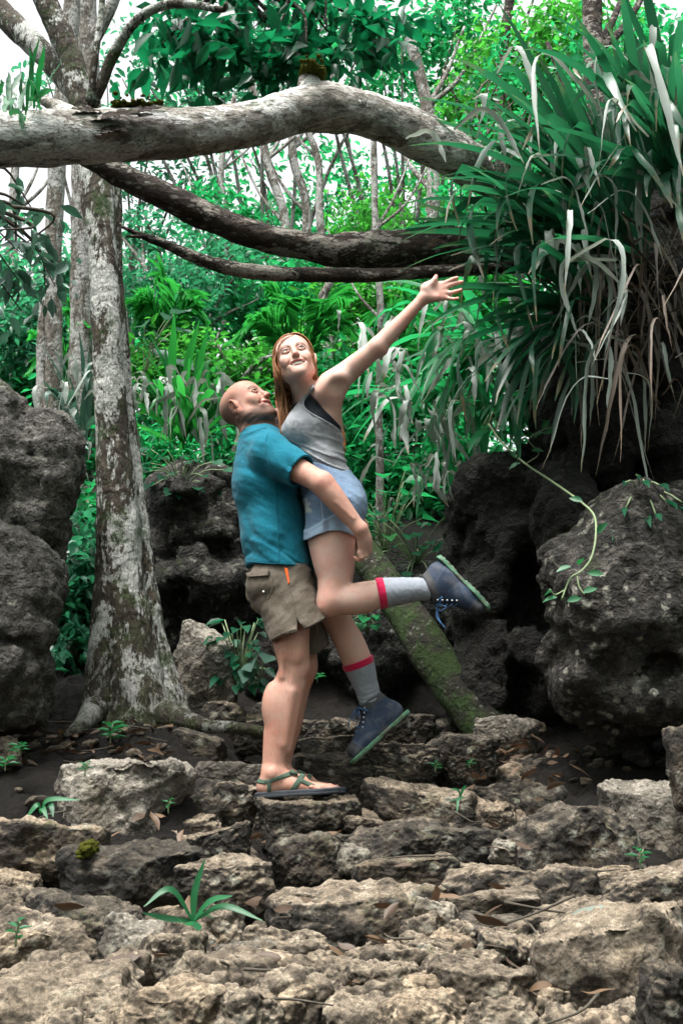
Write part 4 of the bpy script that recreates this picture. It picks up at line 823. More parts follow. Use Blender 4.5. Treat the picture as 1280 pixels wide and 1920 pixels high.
broad('round leaved creeper on the rock above the mossy log', (780, 1060, 7.0), R_(680, 850, 960, 1080, 6.7, 7.0, 26), .11, M_leafdark, rg)
broad('pale broad leaves beside the spotted trunk', (270, 700, 7.6), R_(245, 330, 590, 680, 7.4, 7.7, 9), .20, M_leafgrey, rg)
broad('low round leaved plants on top of the black rock wall', (340, 920, 6.8), R_(280, 450, 840, 930, 6.5, 6.8, 26), .10, M_leafdark, rg)
broad('glossy dark shrub beside the man\'s legs', (450, 1300, 6.0), R_(405, 500, 1160, 1290, 5.85, 6.1, 46), .115, M_leafdark, rg, .5, 'leafy_shrub')
broad('single pale veined leaf plant behind the man\'s knee', (490, 1290, 5.95), [(478, 1235, 5.85), (497, 1225, 5.85), (470, 1255, 5.85)], .16, M_leafgrey, rg, .8)
broad('low leafy plant between the woman\'s legs and the mossy log', (690, 1190, 6.6), R_(650, 720, 1130, 1180, 6.4, 6.6, 12), .09, M_leaf, rg)
broad('fern-like leaves on top of the massive right boulder', (1200, 950, 4.75), R_(1150, 1280, 890, 990, 4.55, 4.75, 16), .11, M_leafdark, rg, .3)
broad('leafy sprig hanging on the cliff lip', (930, 790, 5.8), R_(900, 1010, 720, 820, 5.7, 5.9, 22), .09, M_leaf, rg, .55)
# ---------------------------------------------------------------- small plants on the path
def rosette(label, base, tips, w, mat, name='strap_leaf_plant', kink=None):
    root = empty(name, J(*base), label, 'plant'); mb = MB(); b = J(*base)
    for x1, y1, x2, y2, Y in tips:
        P = spline(np.array([b, J(x1, y1, (base[2] + Y) / 2), J(x2, y2, Y)]), 16); t = np.linspace(0, 1, 16)
        sd = unit(np.cross(P[-1] - P[0], (0, -.6, .8))); N = np.cross(sd, np.gradient(P, axis=0)); N /= np.linalg.norm(N, axis=1)[:, None] + 1e-9
        N = np.where((N[:, 2] < 0)[:, None], -N, N) + np.array((0, -.5, 0))
        mb.add(*ribbon(P, w * np.clip(np.sin(np.clip(.25 + t * 2.9, 0, 3.1)), .06, 1) ** .7, N, .25), rg.rand())
    link('leaves', mb.mesh('leaves'), mat, root)
rosette('young strap leaved plant growing in the foreground rubble', (362, 1728, 3.12), [(366, 1670, 384, 1612, 3.12), (320, 1668, 270, 1700, 3.05), (310, 1722, 268, 1712, 3.05), (395, 1690, 436, 1680, 3.05), (420, 1700, 492, 1726, 3.05), (350, 1735, 330, 1720, 3.0), (372, 1740, 374, 1745, 2.98), (380, 1715, 400, 1722, 3.2)], .0095, M_sprout)
rosette('three bladed green seedling on the big grey boulder at the left', (78, 1526, 4.28), [(92, 1500, 150, 1500, 4.25), (70, 1510, 46, 1540, 4.25), (95, 1510, 100, 1532, 4.22), (80, 1515, 90, 1535, 4.2)], .011, M_sprout)
rosette('grassy tuft growing between the brown block and its neighbour', (862, 1495, 4.72), [(858, 1482, 844, 1478, 4.7), (868, 1480, 874, 1472, 4.7), (858, 1500, 856, 1524, 4.66), (866, 1496, 842, 1502, 4.68)], .006, M_sprout, 'grass_tuft')
def seedling(label, base, n, size, h):
    root = empty('seedling', J(*base), label, 'plant', 'seedlings on the soil'); mb, sb = MB(), MB(); b = J(*base)
    sb.add(*tube(spline(np.array([b, b + (0, 0, h * .5), b + (.01, -.01, h)]), 6), .003, 5)); ang = rg.rand() * 6 + np.arange(n) * 2.4
    P = b + np.stack([0 * ang, 0 * ang, h * np.linspace(.35, 1, n)], 1); D = np.stack([np.cos(ang), np.sin(ang), np.full(n, .25)], 1)
    leaves(mb, P, D, np.tile((0, -.3, 1.), (n, 1)), size * rg.uniform(.7, 1.2, n), size * .42, rg.rand(n)); link('leaves', mb.mesh('leaves'), M_sprout, root); link('stem', sb.mesh('stem'), M_vine, root)
for b, n, s, h, lab in [((207, 1400, 5.2), 9, .09, .10, 'leafy seedling at the foot of the spotted tree'), ((36, 1418, 4.75), 8, .055, .05, 'small seedling on the soil, left edge'), ((10, 1446, 4.55), 7, .06, .05, 'small seedling cut by the left edge'), ((1200, 1632, 4.0), 6, .055, .07, 'bright seedling beside the dark boulder on the right'), ((816, 1448, 5.0), 7, .04, .04, 'tiny plant on the brown rock right of the hanging boot'), ((160, 1455, 4.5), 8, .04, .05, 'tiny green plant on the big grey boulder'), ((316, 1525, 4.5), 5, .035, .05, 'tiny sprout between the left stones'), ((30, 1775, 3.0), 7, .04, .06, 'small sprout on the dark soil, lower left'), ((595, 1280, 6.3), 7, .06, .05, 'yellow-green sprout behind the man\'s knees'), ((880, 1440, 5.1), 5, .03, .03, 'tiny sprout on the mossy brown rock')]:
    seedling(lab, b, n, s, h)
# the vine that loops down the cliff
root = empty('vine', J(920, 800, 5.5), 'thin green vine looping down in front of the cliff to the massive boulder', 'vine'); mb, sb = MB(), MB()
P = spline(np.array([J(*q) for q in [(915, 795, 5.6), (945, 835, 5.5), (985, 870, 5.4), (1030, 900, 5.1), (1080, 935, 4.75), (1112, 965, 4.5), (1116, 1005, 4.4), (1108, 1045, 4.36), (1090, 1070, 4.34), (1068, 1085, 4.33), (1052, 1125, 4.32)]]), 70); sb.add(*tube(P, np.linspace(.006, .0035, 70), 6))
for q in ([(985, 870, 5.4), (1010, 850, 5.35), (990, 825, 5.3), (1020, 805, 5.3), (1045, 802, 5.3)], [(1080, 1075, 4.34), (1085, 1100, 4.32), (1095, 1115, 4.31)], [(1060, 1105, 4.33), (1040, 1115, 4.32), (1030, 1105, 4.31)]): sb.add(*tube(spline(np.array([J(*z) for z in q]), 14), .003, 5))
LP = np.array([J(x, y, Y) for x, y, Y in [(940, 812, 5.5), (955, 820, 5.48), (985, 830, 5.3), (1000, 822, 5.3), (1015, 806, 5.28), (1030, 800, 5.28), (1042, 806, 5.28), (995, 845, 5.3), (965, 860, 5.4), (1092, 940, 4.66), (1118, 1000, 4.38), (1085, 1060, 4.32), (1070, 1062, 4.32), (1100, 1075, 4.32), (1092, 1112, 4.3), (1062, 1128, 4.3), (1045, 1120, 4.3), (1035, 1108, 4.3), (975, 868, 5.38), (930, 806, 5.5)]])
leaves(mb, LP, rg.normal(0, 1, LP.shape) * (1, .5, .6), np.tile((0, -.8, .6), (len(LP), 1)) + rg.normal(0, .25, LP.shape), .065, .036, rg.rand(len(LP)))
link('leaves', mb.mesh('leaves'), M_sprout, root); link('stem', sb.mesh('stem'), M_vine, root)
# moss cushions on the silvery trunk
def cushion(label, x, y, Y, rx, ry, n):
    mb = MB(); k = MPP(Y); o = J(x, y, Y); V, F = ico(4); mb.add(V * (rx * k * 1.05, .07, ry * k * 1.1) * (1 + .12 * fbm(V * 6, 3))[:, None], F)
    rx, ry = rx * .9, ry * .9
    for _ in range(n):
        a = rg.rand() * 6.28; q = rg.rand() ** .5; c = (rx * k * q * math.cos(a), .05 * rg.normal(), ry * k * q * math.sin(a)); V, F = ico(2)
        mb.add(np.array(c) + V * rg.uniform(.006, .013) * (1, 1, .8), F)
    props(link('moss', mb.mesh('moss'), M_moss, None, o), label, 'moss')
cushion('yellow-green moss tuft on the hump of the silvery trunk', 586, 138, 4.84, 28, 9, 260)
cushion('orange-green moss strip on the left part of the silvery trunk', 262, 208, 4.62, 62, 6, 320)
cushion('ochre moss tuft on the dark mossy ridge stone', 166, 1592, 3.86, 12, 14, 160)
# fallen leaves
lm = []
for k in range(5):
    mb = MB(); P = spline(np.array([(-.5, 0, 0), (-.1, .05 * rg.normal(), .07), (.25, .04, .05), (.5, 0, .12 * rg.rand())]), 14); t = np.linspace(0, 1, 14)
    mb.add(*ribbon(P, .17 * np.sin(np.clip(.12 + t * 3.0, 0, 3.1)), np.array((0, .3 * rg.normal(), 1)), .3 * rg.normal()), rg.rand()); me = mb.mesh('fallen_leaf'); me.materials.append(M_litter); lm.append(me)
spots = [(120, 1380), (95, 1392), (140, 1358), (70, 1372), (155, 1400), (30, 1400), (250, 1420), (110, 1410), (60, 1388), (180, 1372), (300, 1530), (290, 1540), (920, 1550), (928, 1545), (950, 1430), (965, 1445), (975, 1420), (990, 1455), (940, 1410), (1000, 1440), (900, 1460), (960, 1400), (880, 1780), (960, 1850), (975, 1820), (1120, 1860), (480, 1570), (495, 1580), (660, 1840), (720, 1700), (810, 1690), (560, 1420), (640, 1500), (130, 1700), (350, 1600), (745, 1560), (1040, 1420), (1010, 1500), (200, 1440), (45, 1440)]
spots += [(rg.uniform(0, 330), rg.uniform(1345, 1450)) for _ in range(64)] + [(rg.uniform(880, 1100), rg.uniform(1380, 1480)) for _ in range(26)] + [(rg.uniform(200, 1100), rg.uniform(1500, 1880)) for _ in range(40)]
for k, (x, y) in enumerate(spots):
    Y = float(np.interp(y, [1340, 1400, 1500, 1600, 1700, 1900], [5.6, 5.15, 4.7, 4.1, 3.3, 2.5])); p = J(x, y, Y); g = float(ground_z(np.array([p[0]]), np.array([p[1]]))[0])
    o = bpy.data.objects.new('fallen_leaf', lm[k % 5]); COL.objects.link(o); o.location = (p[0], p[1], max(p[2], g + .012)); s = rg.uniform(.04, .11); o.scale = (s, s, s); o.rotation_euler = (rg.normal(0, .35), rg.normal(0, .35), rg.rand() * 6.28)
    props(o, 'dry brown leaf lying on the soil and stones of the path', 'leaf', 'dry leaves on the path')
for k in range(40):
    x, y = (rg.uniform(0, 340), rg.uniform(1345, 1460)) if k % 2 else (rg.uniform(0, 1280), rg.uniform(1480, 1900)); Y = float(np.interp(y, [1340, 1400, 1500, 1600, 1700, 1900], [5.6, 5.15, 4.7, 4.1, 3.3, 2.5])); p = J(x, y, Y); g = float(ground_z(np.array([p[0]]), np.array([p[1]]))[0]); p[2] = max(p[2], g + .01)
    a = rg.rand() * 6.28; L = rg.uniform(.05, .16); d = np.array((math.cos(a), math.sin(a), rg.normal(0, .15))) * L; mb = MB(); mb.add(*tube(spline(np.array([-d, rg.normal(0, .012, 3), d]), 8), np.linspace(.0045, .002, 8), 5)); props(link('twig', mb.mesh('twig'), M_twig, None, p), 'short dry twig lying on the soil and stones of the path', 'twig', 'dry twigs on the path')
rosette('long dry curled leaf lying on the big pale slab', (1062, 1768, 2.95), [(1078, 1730, 1130, 1698, 2.9), (1050, 1775, 990, 1800, 2.95)], .022, M_deadleaf, 'dry_leaf')
# ---------------------------------------------------------------- people: shared pieces
def P4(px, py, Y, rpx=None, r=None):
    p = J(px, py, Y); return (*p, r if r is not None else rpx * MPP(Y + 0.06))
def head_frame(F, roll=0.0):
    F = unit(F); z = np.array((0, 0, 1.)); U = unit(z - F * (z @ F)); Sd = np.cross(F, U)
    c, s = math.cos(roll), math.sin(roll)
    U2 = U * c + Sd * s; return np.stack([np.cross(F, U2), F, U2], 1)      # columns: lateral, forward, up
class Head:
    def __init__(s, c, M, k): s.c, s.M, s.k = np.asarray(c, float), M, k
    def w(s, x, y, z): return s.c + s.M @ (np.array((x, y, z)) * s.k)
    def local(s, V): return ((V - s.c) @ s.M) / s.k
def sculpt_head(f, h, female):
    dz = .008 if female else 0.0; mw = .0385
    w, k, M = h.w, h.k, h.M
    E = lambda c, r, kk=0.02, op='add', R_=None: f.ell(w(*c), np.array(r) * k, M if R_ is None else M @ R_, kk * k, op)
    C = lambda a, b, ra, rb, kk=0.015, op='add': f.cone(w(*a), w(*b), ra * k, rb * k, kk * k, op)
    E((0, -.018, .036), (.074, .096, .082), .03)                     # skull
    E((0, .020, .040), (.066, .068, .066), .03)                      # forehead
    E((0, .030, -.026 if female else -.028), (.056 if female else .063, .058, .073 if female else .078), .03)  # face
    jw = .041 if female else .055
    for s in (-1, 1):
        C((s * jw, .004, -.060 + dz), (s * .016, .072, -.099 + dz), .018, .016, .035)   # jaw line
        C((s * (.060 if female else .064), .0, -.005), (s * (.048 if female else .056), .006, -.058 + dz), .014, .015, .03)
        E((s * .043, .060, -.016), (.022, .022, .017), .02)          # cheekbone
        E((s * .040, .066, -.032), (.017, .015, .016), .020)         # smiling cheek
    E((0, .080, -.104 + dz), (.021, .017, .015), .022)                    # chin
    C((-.036, .079, .028), (.036, .079, .028), .010, .010, .018)     # brow
    for s in (-1, 1):
        E((s * .032, .095, .010), (.021, .014, .0120), .014, 'sub')  # eye socket
    C((0, .086, .020), (0, .106, -.020), .0075, .0105, .012)         # nose
    E((0, .108, -.024), (.011, .0115, .010), .008)
    for s in (-1, 1):
        E((s * .0125, .098, -.027), (.0075, .010, .0075), .006)
        E((s * .0065, .104, -.0335), (.0038, .005, .003), .003, 'sub')
    E((0, .080, -.060), (.040, .015, .031), .018)                    # muzzle
    up, lo = [], []
    for t in np.linspace(-1, 1, 9):                                  # lips, a smile with corners drawn up
        x = mw * t; y = .0955 - .019 * t * t; c = .008 * t * t
        up.append((x, y, -.0475 + c * .2)); lo.append((x, y - .004, -.0745 + c * 3.1))
    for L, r in ((up, .0038), (lo, .0046)):
        for a, b in zip(L[:-1], L[1:]):
            ra = r * (1 - .55 * (abs(a[0]) / .0385) ** 2); rb = r * (1 - .55 * (abs(b[0]) / .0385) ** 2)
            C(a, b, ra, rb, .005)
    for a, b in zip(up[1:-2], up[2:-1]):                             # open mouth
        m = lambda p: (p[0], p[1] - .001, (p[2] + lo[up.index(p)][2]) / 2 - .0005)
        C(m(a), m(b), .0115 * (1 - .78 * (abs(a[0]) / .0385) ** 2), .0115 * (1 - .78 * (abs(b[0]) / .0385) ** 2), .0015, 'sub')
    for s in (-1, 1):
        C((s * .018, .095, -.028), (s * .038, .077, -.052), .0030, .0028, .012, 'sub')   # smile fold
        # eyelids around the eyeball
        for t in np.linspace(-1, .999, 8)[:-1]:
            t2 = t + .285
            pt = lambda q, zz: (s * .032 + .0155 * q, .0855 - .006 * q * q - .004 * s * q, .012 + zz * (1 - q * q))
            C(pt(t, .0066), pt(t2, .0066), .0022, .0022, .005)
            C(pt(t, -.0060), pt(t2, -.0060), .0018, .0018, .005)
    for s in (-1, 1):                                                # ears
        t = Matrix.Rotation(s * R(-22), 3, 'Z') @ Matrix.Rotation(R(-12), 3, 'X')
        Rr = np.array(t)
        E((s * .076, -.014, -.006), (.0075, .018, .031), .008, 'add', Rr)
        E((s * .0845, -.009, -.004), (.0060, .0115, .020), .004, 'sub', Rr)
        E((s * .075, -.004, -.034), (.006, .009, .010), .008, 'add', Rr)
        rim = [np.array((s * (.0815 + .003 * math.sin(t)), -.014 + .0185 * math.cos(t), .0 + .031 * math.sin(t) - .004)) for t in np.linspace(R(-15), R(235), 14)]
        rim = [np.array((s * .076, -.014, -.006)) + Rr @ (q - np.array((s * .076, -.014, -.006))) for q in rim]
        for a, b in zip(rim[:-1], rim[1:]): C(a, b, .0036, .0036, .004)
        C((s * .0815, .004, -.004), (s * .080, .002, -.016), .0045, .0045, .005)
        E((s * .0815, -.014, .004), (.003, .004, .013), .004, 'add', Rr)
def face_cols(h, V, base, lip, brow, brow_thick):
    """skin tint by place on the head: lips, brows, lashes; the rest is the base tint"""
    c = np.tile(np.array(base, float), (len(V), 1)); q = h.local(V)
    x, y, z = q.T; ax = np.abs(x); front = (y > .05)
    def put(m, col):
        m = np.clip(m, 0, 1)[:, None]; c[:] = c * (1 - m) + np.array(col) * m
    t = np.clip(ax / .0385, 0, 1)
    zu, zl = -.0475 + .0016 * t * t, -.0745 + .0248 * t * t
    put(front * (y > .068) * (ax < .040) * np.clip((.0042 - np.abs(z - zu)) / .0015, 0, 1) * (1 - .75 * t), lip)
    put(front * (y > .068) * (ax < .039) * np.clip((.0046 - np.abs(z - zl)) / .0015, 0, 1) * (1 - .75 * t), lip)
    put(front * (z < zu - .002) * (z > zl + .002) * (ax < .036) * (y < .0915), (.05, .012, .012))
    zb = .0335 - .010 * ((ax - .034) / .02) ** 2 + .003
    put(front * np.clip((brow_thick - np.abs(z - zb)) / .002, 0, 1) * np.clip((.021 - np.abs(ax - .034)) / .004, 0, 1) * .85, brow)
    qx = (ax - .032) / .0155; lid = .012 + .0066 * (1 - qx * qx)
    put(front * (np.abs(qx) < 1.1) * np.clip((.0030 - np.abs(z - lid + .0005)) / .0012, 0, 1) * (y > .070), (.035, .018, .012))
    put(front * np.clip(1 - np.sqrt((ax - .04) ** 2 / .02 ** 2 + (z + .03) ** 2 / .017 ** 2), 0, 1) * .5, np.array(base) * (1.02, .80, .76))
    put(np.clip(1 - np.sqrt(x ** 2 / .016 ** 2 + (z + .022) ** 2 / .018 ** 2), 0, 1) * (y > .085) * .6, np.array(base) * (1.0, .74, .70))
    put(np.clip((ax - .074) / .004, 0, 1) * (np.abs(z) < .05) * .35, np.array(base) * (1.05, .68, .62))
    return c
def eyeball(h, s, gaze, iris, parent):
    c = h.w(s * .032, .0742, .012); r = .0128 * h.k
    th, ph = np.meshgrid(np.linspace(0, math.pi, 25), np.linspace(0, 2 * math.pi, 28, endpoint=False), indexing='ij')
    g = unit(gaze); a = unit(np.cross(g, (0, 0, 1))); b = np.cross(g, a)
    V = c + r * (np.cos(th)[..., None] * g + np.sin(th)[..., None] * (np.cos(ph)[..., None] * a + np.sin(ph)[..., None] * b))
    i, j = np.meshgrid(np.arange(24), np.arange(28), indexing='ij'); j2 = (j + 1) % 28
    F = np.stack([i * 28 + j, (i + 1) * 28 + j, (i + 1) * 28 + j2, i * 28 + j2], -1).reshape(-1, 4)
    t = th.ravel(); cols = np.where((t < .25)[:, None], (.008, .008, .008), np.where((t < .56)[:, None], iris, (.50, .46, .43)))
    return link('eye', mesh('eye', V.reshape(-1, 3), F, True, cols), M_eye, parent)
def teeth(h, parent):
    V, F = [], []
    xs = np.linspace(-.0215, .0215, 33)
    for zz in (-.044, -.051, -.058, -.0625):
        for x in xs:
            t = x / .0385; gap = .0010 * (abs(math.sin(x / .0068 * math.pi)) ** .25 - 1)
            V.append(h.w(x, .0910 - .026 * t * t + gap * 1.0 - .001 * (zz < -.060), zz + .005 * t * t))
    n = len(xs)
    for r in range(3):
        for i in range(n - 1): F.append((r * n + i, r * n + i + 1, (r + 1) * n + i + 1, (r + 1) * n + i))
    return link('teeth', mesh('teeth', V, np.array(F)), M_teeth, parent)
def body_obj(name, f, mat, parent, colfn=None, it=1, disp=None):
    V, Q = f.extract(); V = smooth_verts(V, Q, it)
    if disp is not None: V = V + vnormals(V, Q) * disp(V)[:, None]
    return link(name, mesh(name, V, Q, True, colfn(V) if colfn else None), mat, parent)
def proj(V):
    """photo pixel of world points"""
    d = np.asarray(V, float) - (0, 0, CAMZ); yc = d[:, 1] * CT + d[:, 2] * ST; zc = -d[:, 1] * ST + d[:, 2] * CT
    return 640 + FPX * d[:, 0] / yc, 960 - FPX * zc / yc
def poly_sd(x, y, P):
    P = np.asarray(P, float); d = np.full(len(x), 1e9); ins = np.zeros(len(x), bool)
    for a, b in zip(P, np.roll(P, -1, 0)):
        e = b - a; t = np.clip(((x - a[0]) * e[0] + (y - a[1]) * e[1]) / (e @ e + 1e-9), 0, 1)
        d = np.minimum(d, np.hypot(x - a[0] - t * e[0], y - a[1] - t * e[1]))
        c = ((a[1] > y) != (b[1] > y)); xi = a[0] + (y - a[1]) / (b[1] - a[1] + 1e-12) * e[0]
        ins ^= c & (x < xi)
    return np.where(ins, -d, d)
def cut_poly(f, P, Y, keep=True, ymax=None):
    """trim a garment along an outline cut straight through it"""
    m, p = f.near(0.06); x, y = proj(p); sd = poly_sd(x, y, P) * MPP(Y)
    if not keep: sd = -sd
    if ymax is not None: sd = np.where(p[:, 1] < ymax, sd, -9)
    f.a[m] = np.maximum(f.a[m], sd)
# skin, cloth and shoe materials
def skin_mat(name, tint, rough=0.5, hairs=False):
    m = Mat(name); c = m.attr('col', 'Color')
    n1 = m.noise(9, 5, .7); n2 = m.noise(45, 5, .7); n4 = m.noise(13, 5, .65, 1.0)
    c2 = m.mix(m.ramp(n1, [(.35, 0), (.75, 1)]), c, m.mix(1.0, c, tint, 'MULTIPLY'))
    c3 = m.mix(m.math('MULTIPLY', m.ramp(n2, [(.5, 0), (.8, 1)]), .2), c2, m.mix(1.0, c2, (.72, .55, .45), 'MULTIPLY'))
    c3 = m.mix(m.math('MULTIPLY', m.ramp(n4, [(.48, 0), (.68, 1)]), .45), c3, m.mix(1.0, c3, (1.05, .70, .64), 'MULTIPLY'))
    if hairs: c3 = m.mix(m.math('MULTIPLY', m.ramp(m.noise(210, 2, .6, .5, m.map((1, 1, .16))), [(.58, 0), (.66, 1)]), .30), c3, (.10, .055, .03))
    b = m.bump(m.noise(420, 3, .6), .12, .002)
    b = m.bump(m.noise(35, 3, .6), .12, .008, b)
    return m.principled(c3, rough, b, .3, Subsurface_Weight=.12, Subsurface_Scale=.02)
M_skin_m = skin_mat('skin tanned', (1.0, .80, .72), .6, True)
M_skin_w = skin_mat('skin fair', (1.0, .86, .80), .58)
def attr_mat(name, rough=.6, spec=.3, bump=None):
    m = Mat(name); return m.principled(m.attr('col', 'Color'), rough, m.bump(m.noise(*bump[:2]), bump[2], .003) if bump else None, spec)
M_eye = attr_mat('eye', .12, .5)
mt = Mat('teeth'); M_teeth = mt.principled((.72, .69, .62), .3, None, .5)
def cloth_mat(name, col, col2, weave=900, rough=.9, speck=0.25, fuzz=.25):
    m = Mat(name); a = m.noise(weave, 2, .7, co=m.map((1, 1, .35))); b = m.noise(12, 4, .6)
    c = m.mix(m.math('MULTIPLY', m.ramp(a, [(.35, 0), (.65, 1)]), speck), col, col2)
    c = m.mix(m.math('MULTIPLY', m.ramp(b, [(.3, 0), (.7, 1)]), .12), c, m.mix(1.0, c, (.8, .8, .8), 'MULTIPLY'))
    bm = m.bump(a, .35, .002); bm = m.bump(m.noise(38, 4, .6), .3, .008, bm); bm = m.bump(m.noise(9, 5, .6, 1.2, m.map((1.6, 1.6, .8))), .28, .03, bm)
    return m.principled(c, rough, bm, .15, Sheen_Weight=fuzz, Sheen_Roughness=.5)
M_shirt = cloth_mat('teal jersey', (.005, .115, .170), (.012, .165, .225), 900, .9, .3, .06)
M_nylon = cloth_mat('taupe nylon', (.105, .085, .066), (.13, .107, .085), 1200, .6, .2, .05)
M_tank = cloth_mat('grey marl', (.25, .255, .275), (.36, .365, .385), 700, .92, .5)
M_bra = cloth_mat('black stretch', (.012, .014, .022), (.02, .022, .03), 900, .55, .3, .05)
M_sock = cloth_mat('grey knit', (.22, .24, .28), (.30, .32, .365), 420, .95, .5, .1)
M_sockband = cloth_mat('raspberry knit', (.46, .006, .055), (.52, .02, .08), 500, .9, .3)
M_orange = cloth_mat('orange lining', (.75, .10, .012), (.8, .14, .03), 900, .8, .2)
M_strap = cloth_mat('green webbing', (.055, .085, .062), (.085, .125, .095), 800, .85, .4, .05)
M_foam = cloth_mat('grey foam', (.05, .056, .066), (.075, .082, .095), 300, .75, .4, .0)
M_lace = cloth_mat('blue lace', (.03, .09, .20), (.06, .15, .30), 900, .8, .5, .05)
mt = Mat('denim'); aa = mt.noise(700, 2, .7, co=mt.map((1, 1, .3))); cc = mt.attr('col', 'Color')
cc = mt.mix(mt.math('MULTIPLY', mt.ramp(aa, [(.35, 0), (.65, 1)]), .35), cc, (.42, .50, .60))
M_denim = mt.principled(cc, .9, mt.bump(mt.noise(45, 4, .6), .35, .008, mt.bump(aa, .3, .002)), .15)
mt = Mat('boot nubuck'); aa = mt.noise(160, 4, .6); cc = mt.attr('col', 'Color')
cc = mt.mix(mt.math('MULTIPLY', mt.ramp(mt.noise(24, 5, .65), [(.5, 0), (.72, 1)]), .45), cc, (.13, .12, .12))
M_boot = mt.principled(cc, .75, mt.bump(aa, .2, .003), .25)
mt = Mat('boot rubber'); cc = mt.attr('col', 'Color')
cc = mt.mix(mt.ramp(mt.noise(45, 6, .8), [(.46, 0), (.60, .85)]), cc, (.085, .072, .052))
M_sole = mt.principled(cc, .7, mt.bump(mt.noise(90, 3, .6), .3, .004), .3)
mt = Mat('eyelet metal'); M_metal = mt.principled((.55, .56, .58), .35, None, .5, Metallic=.9)
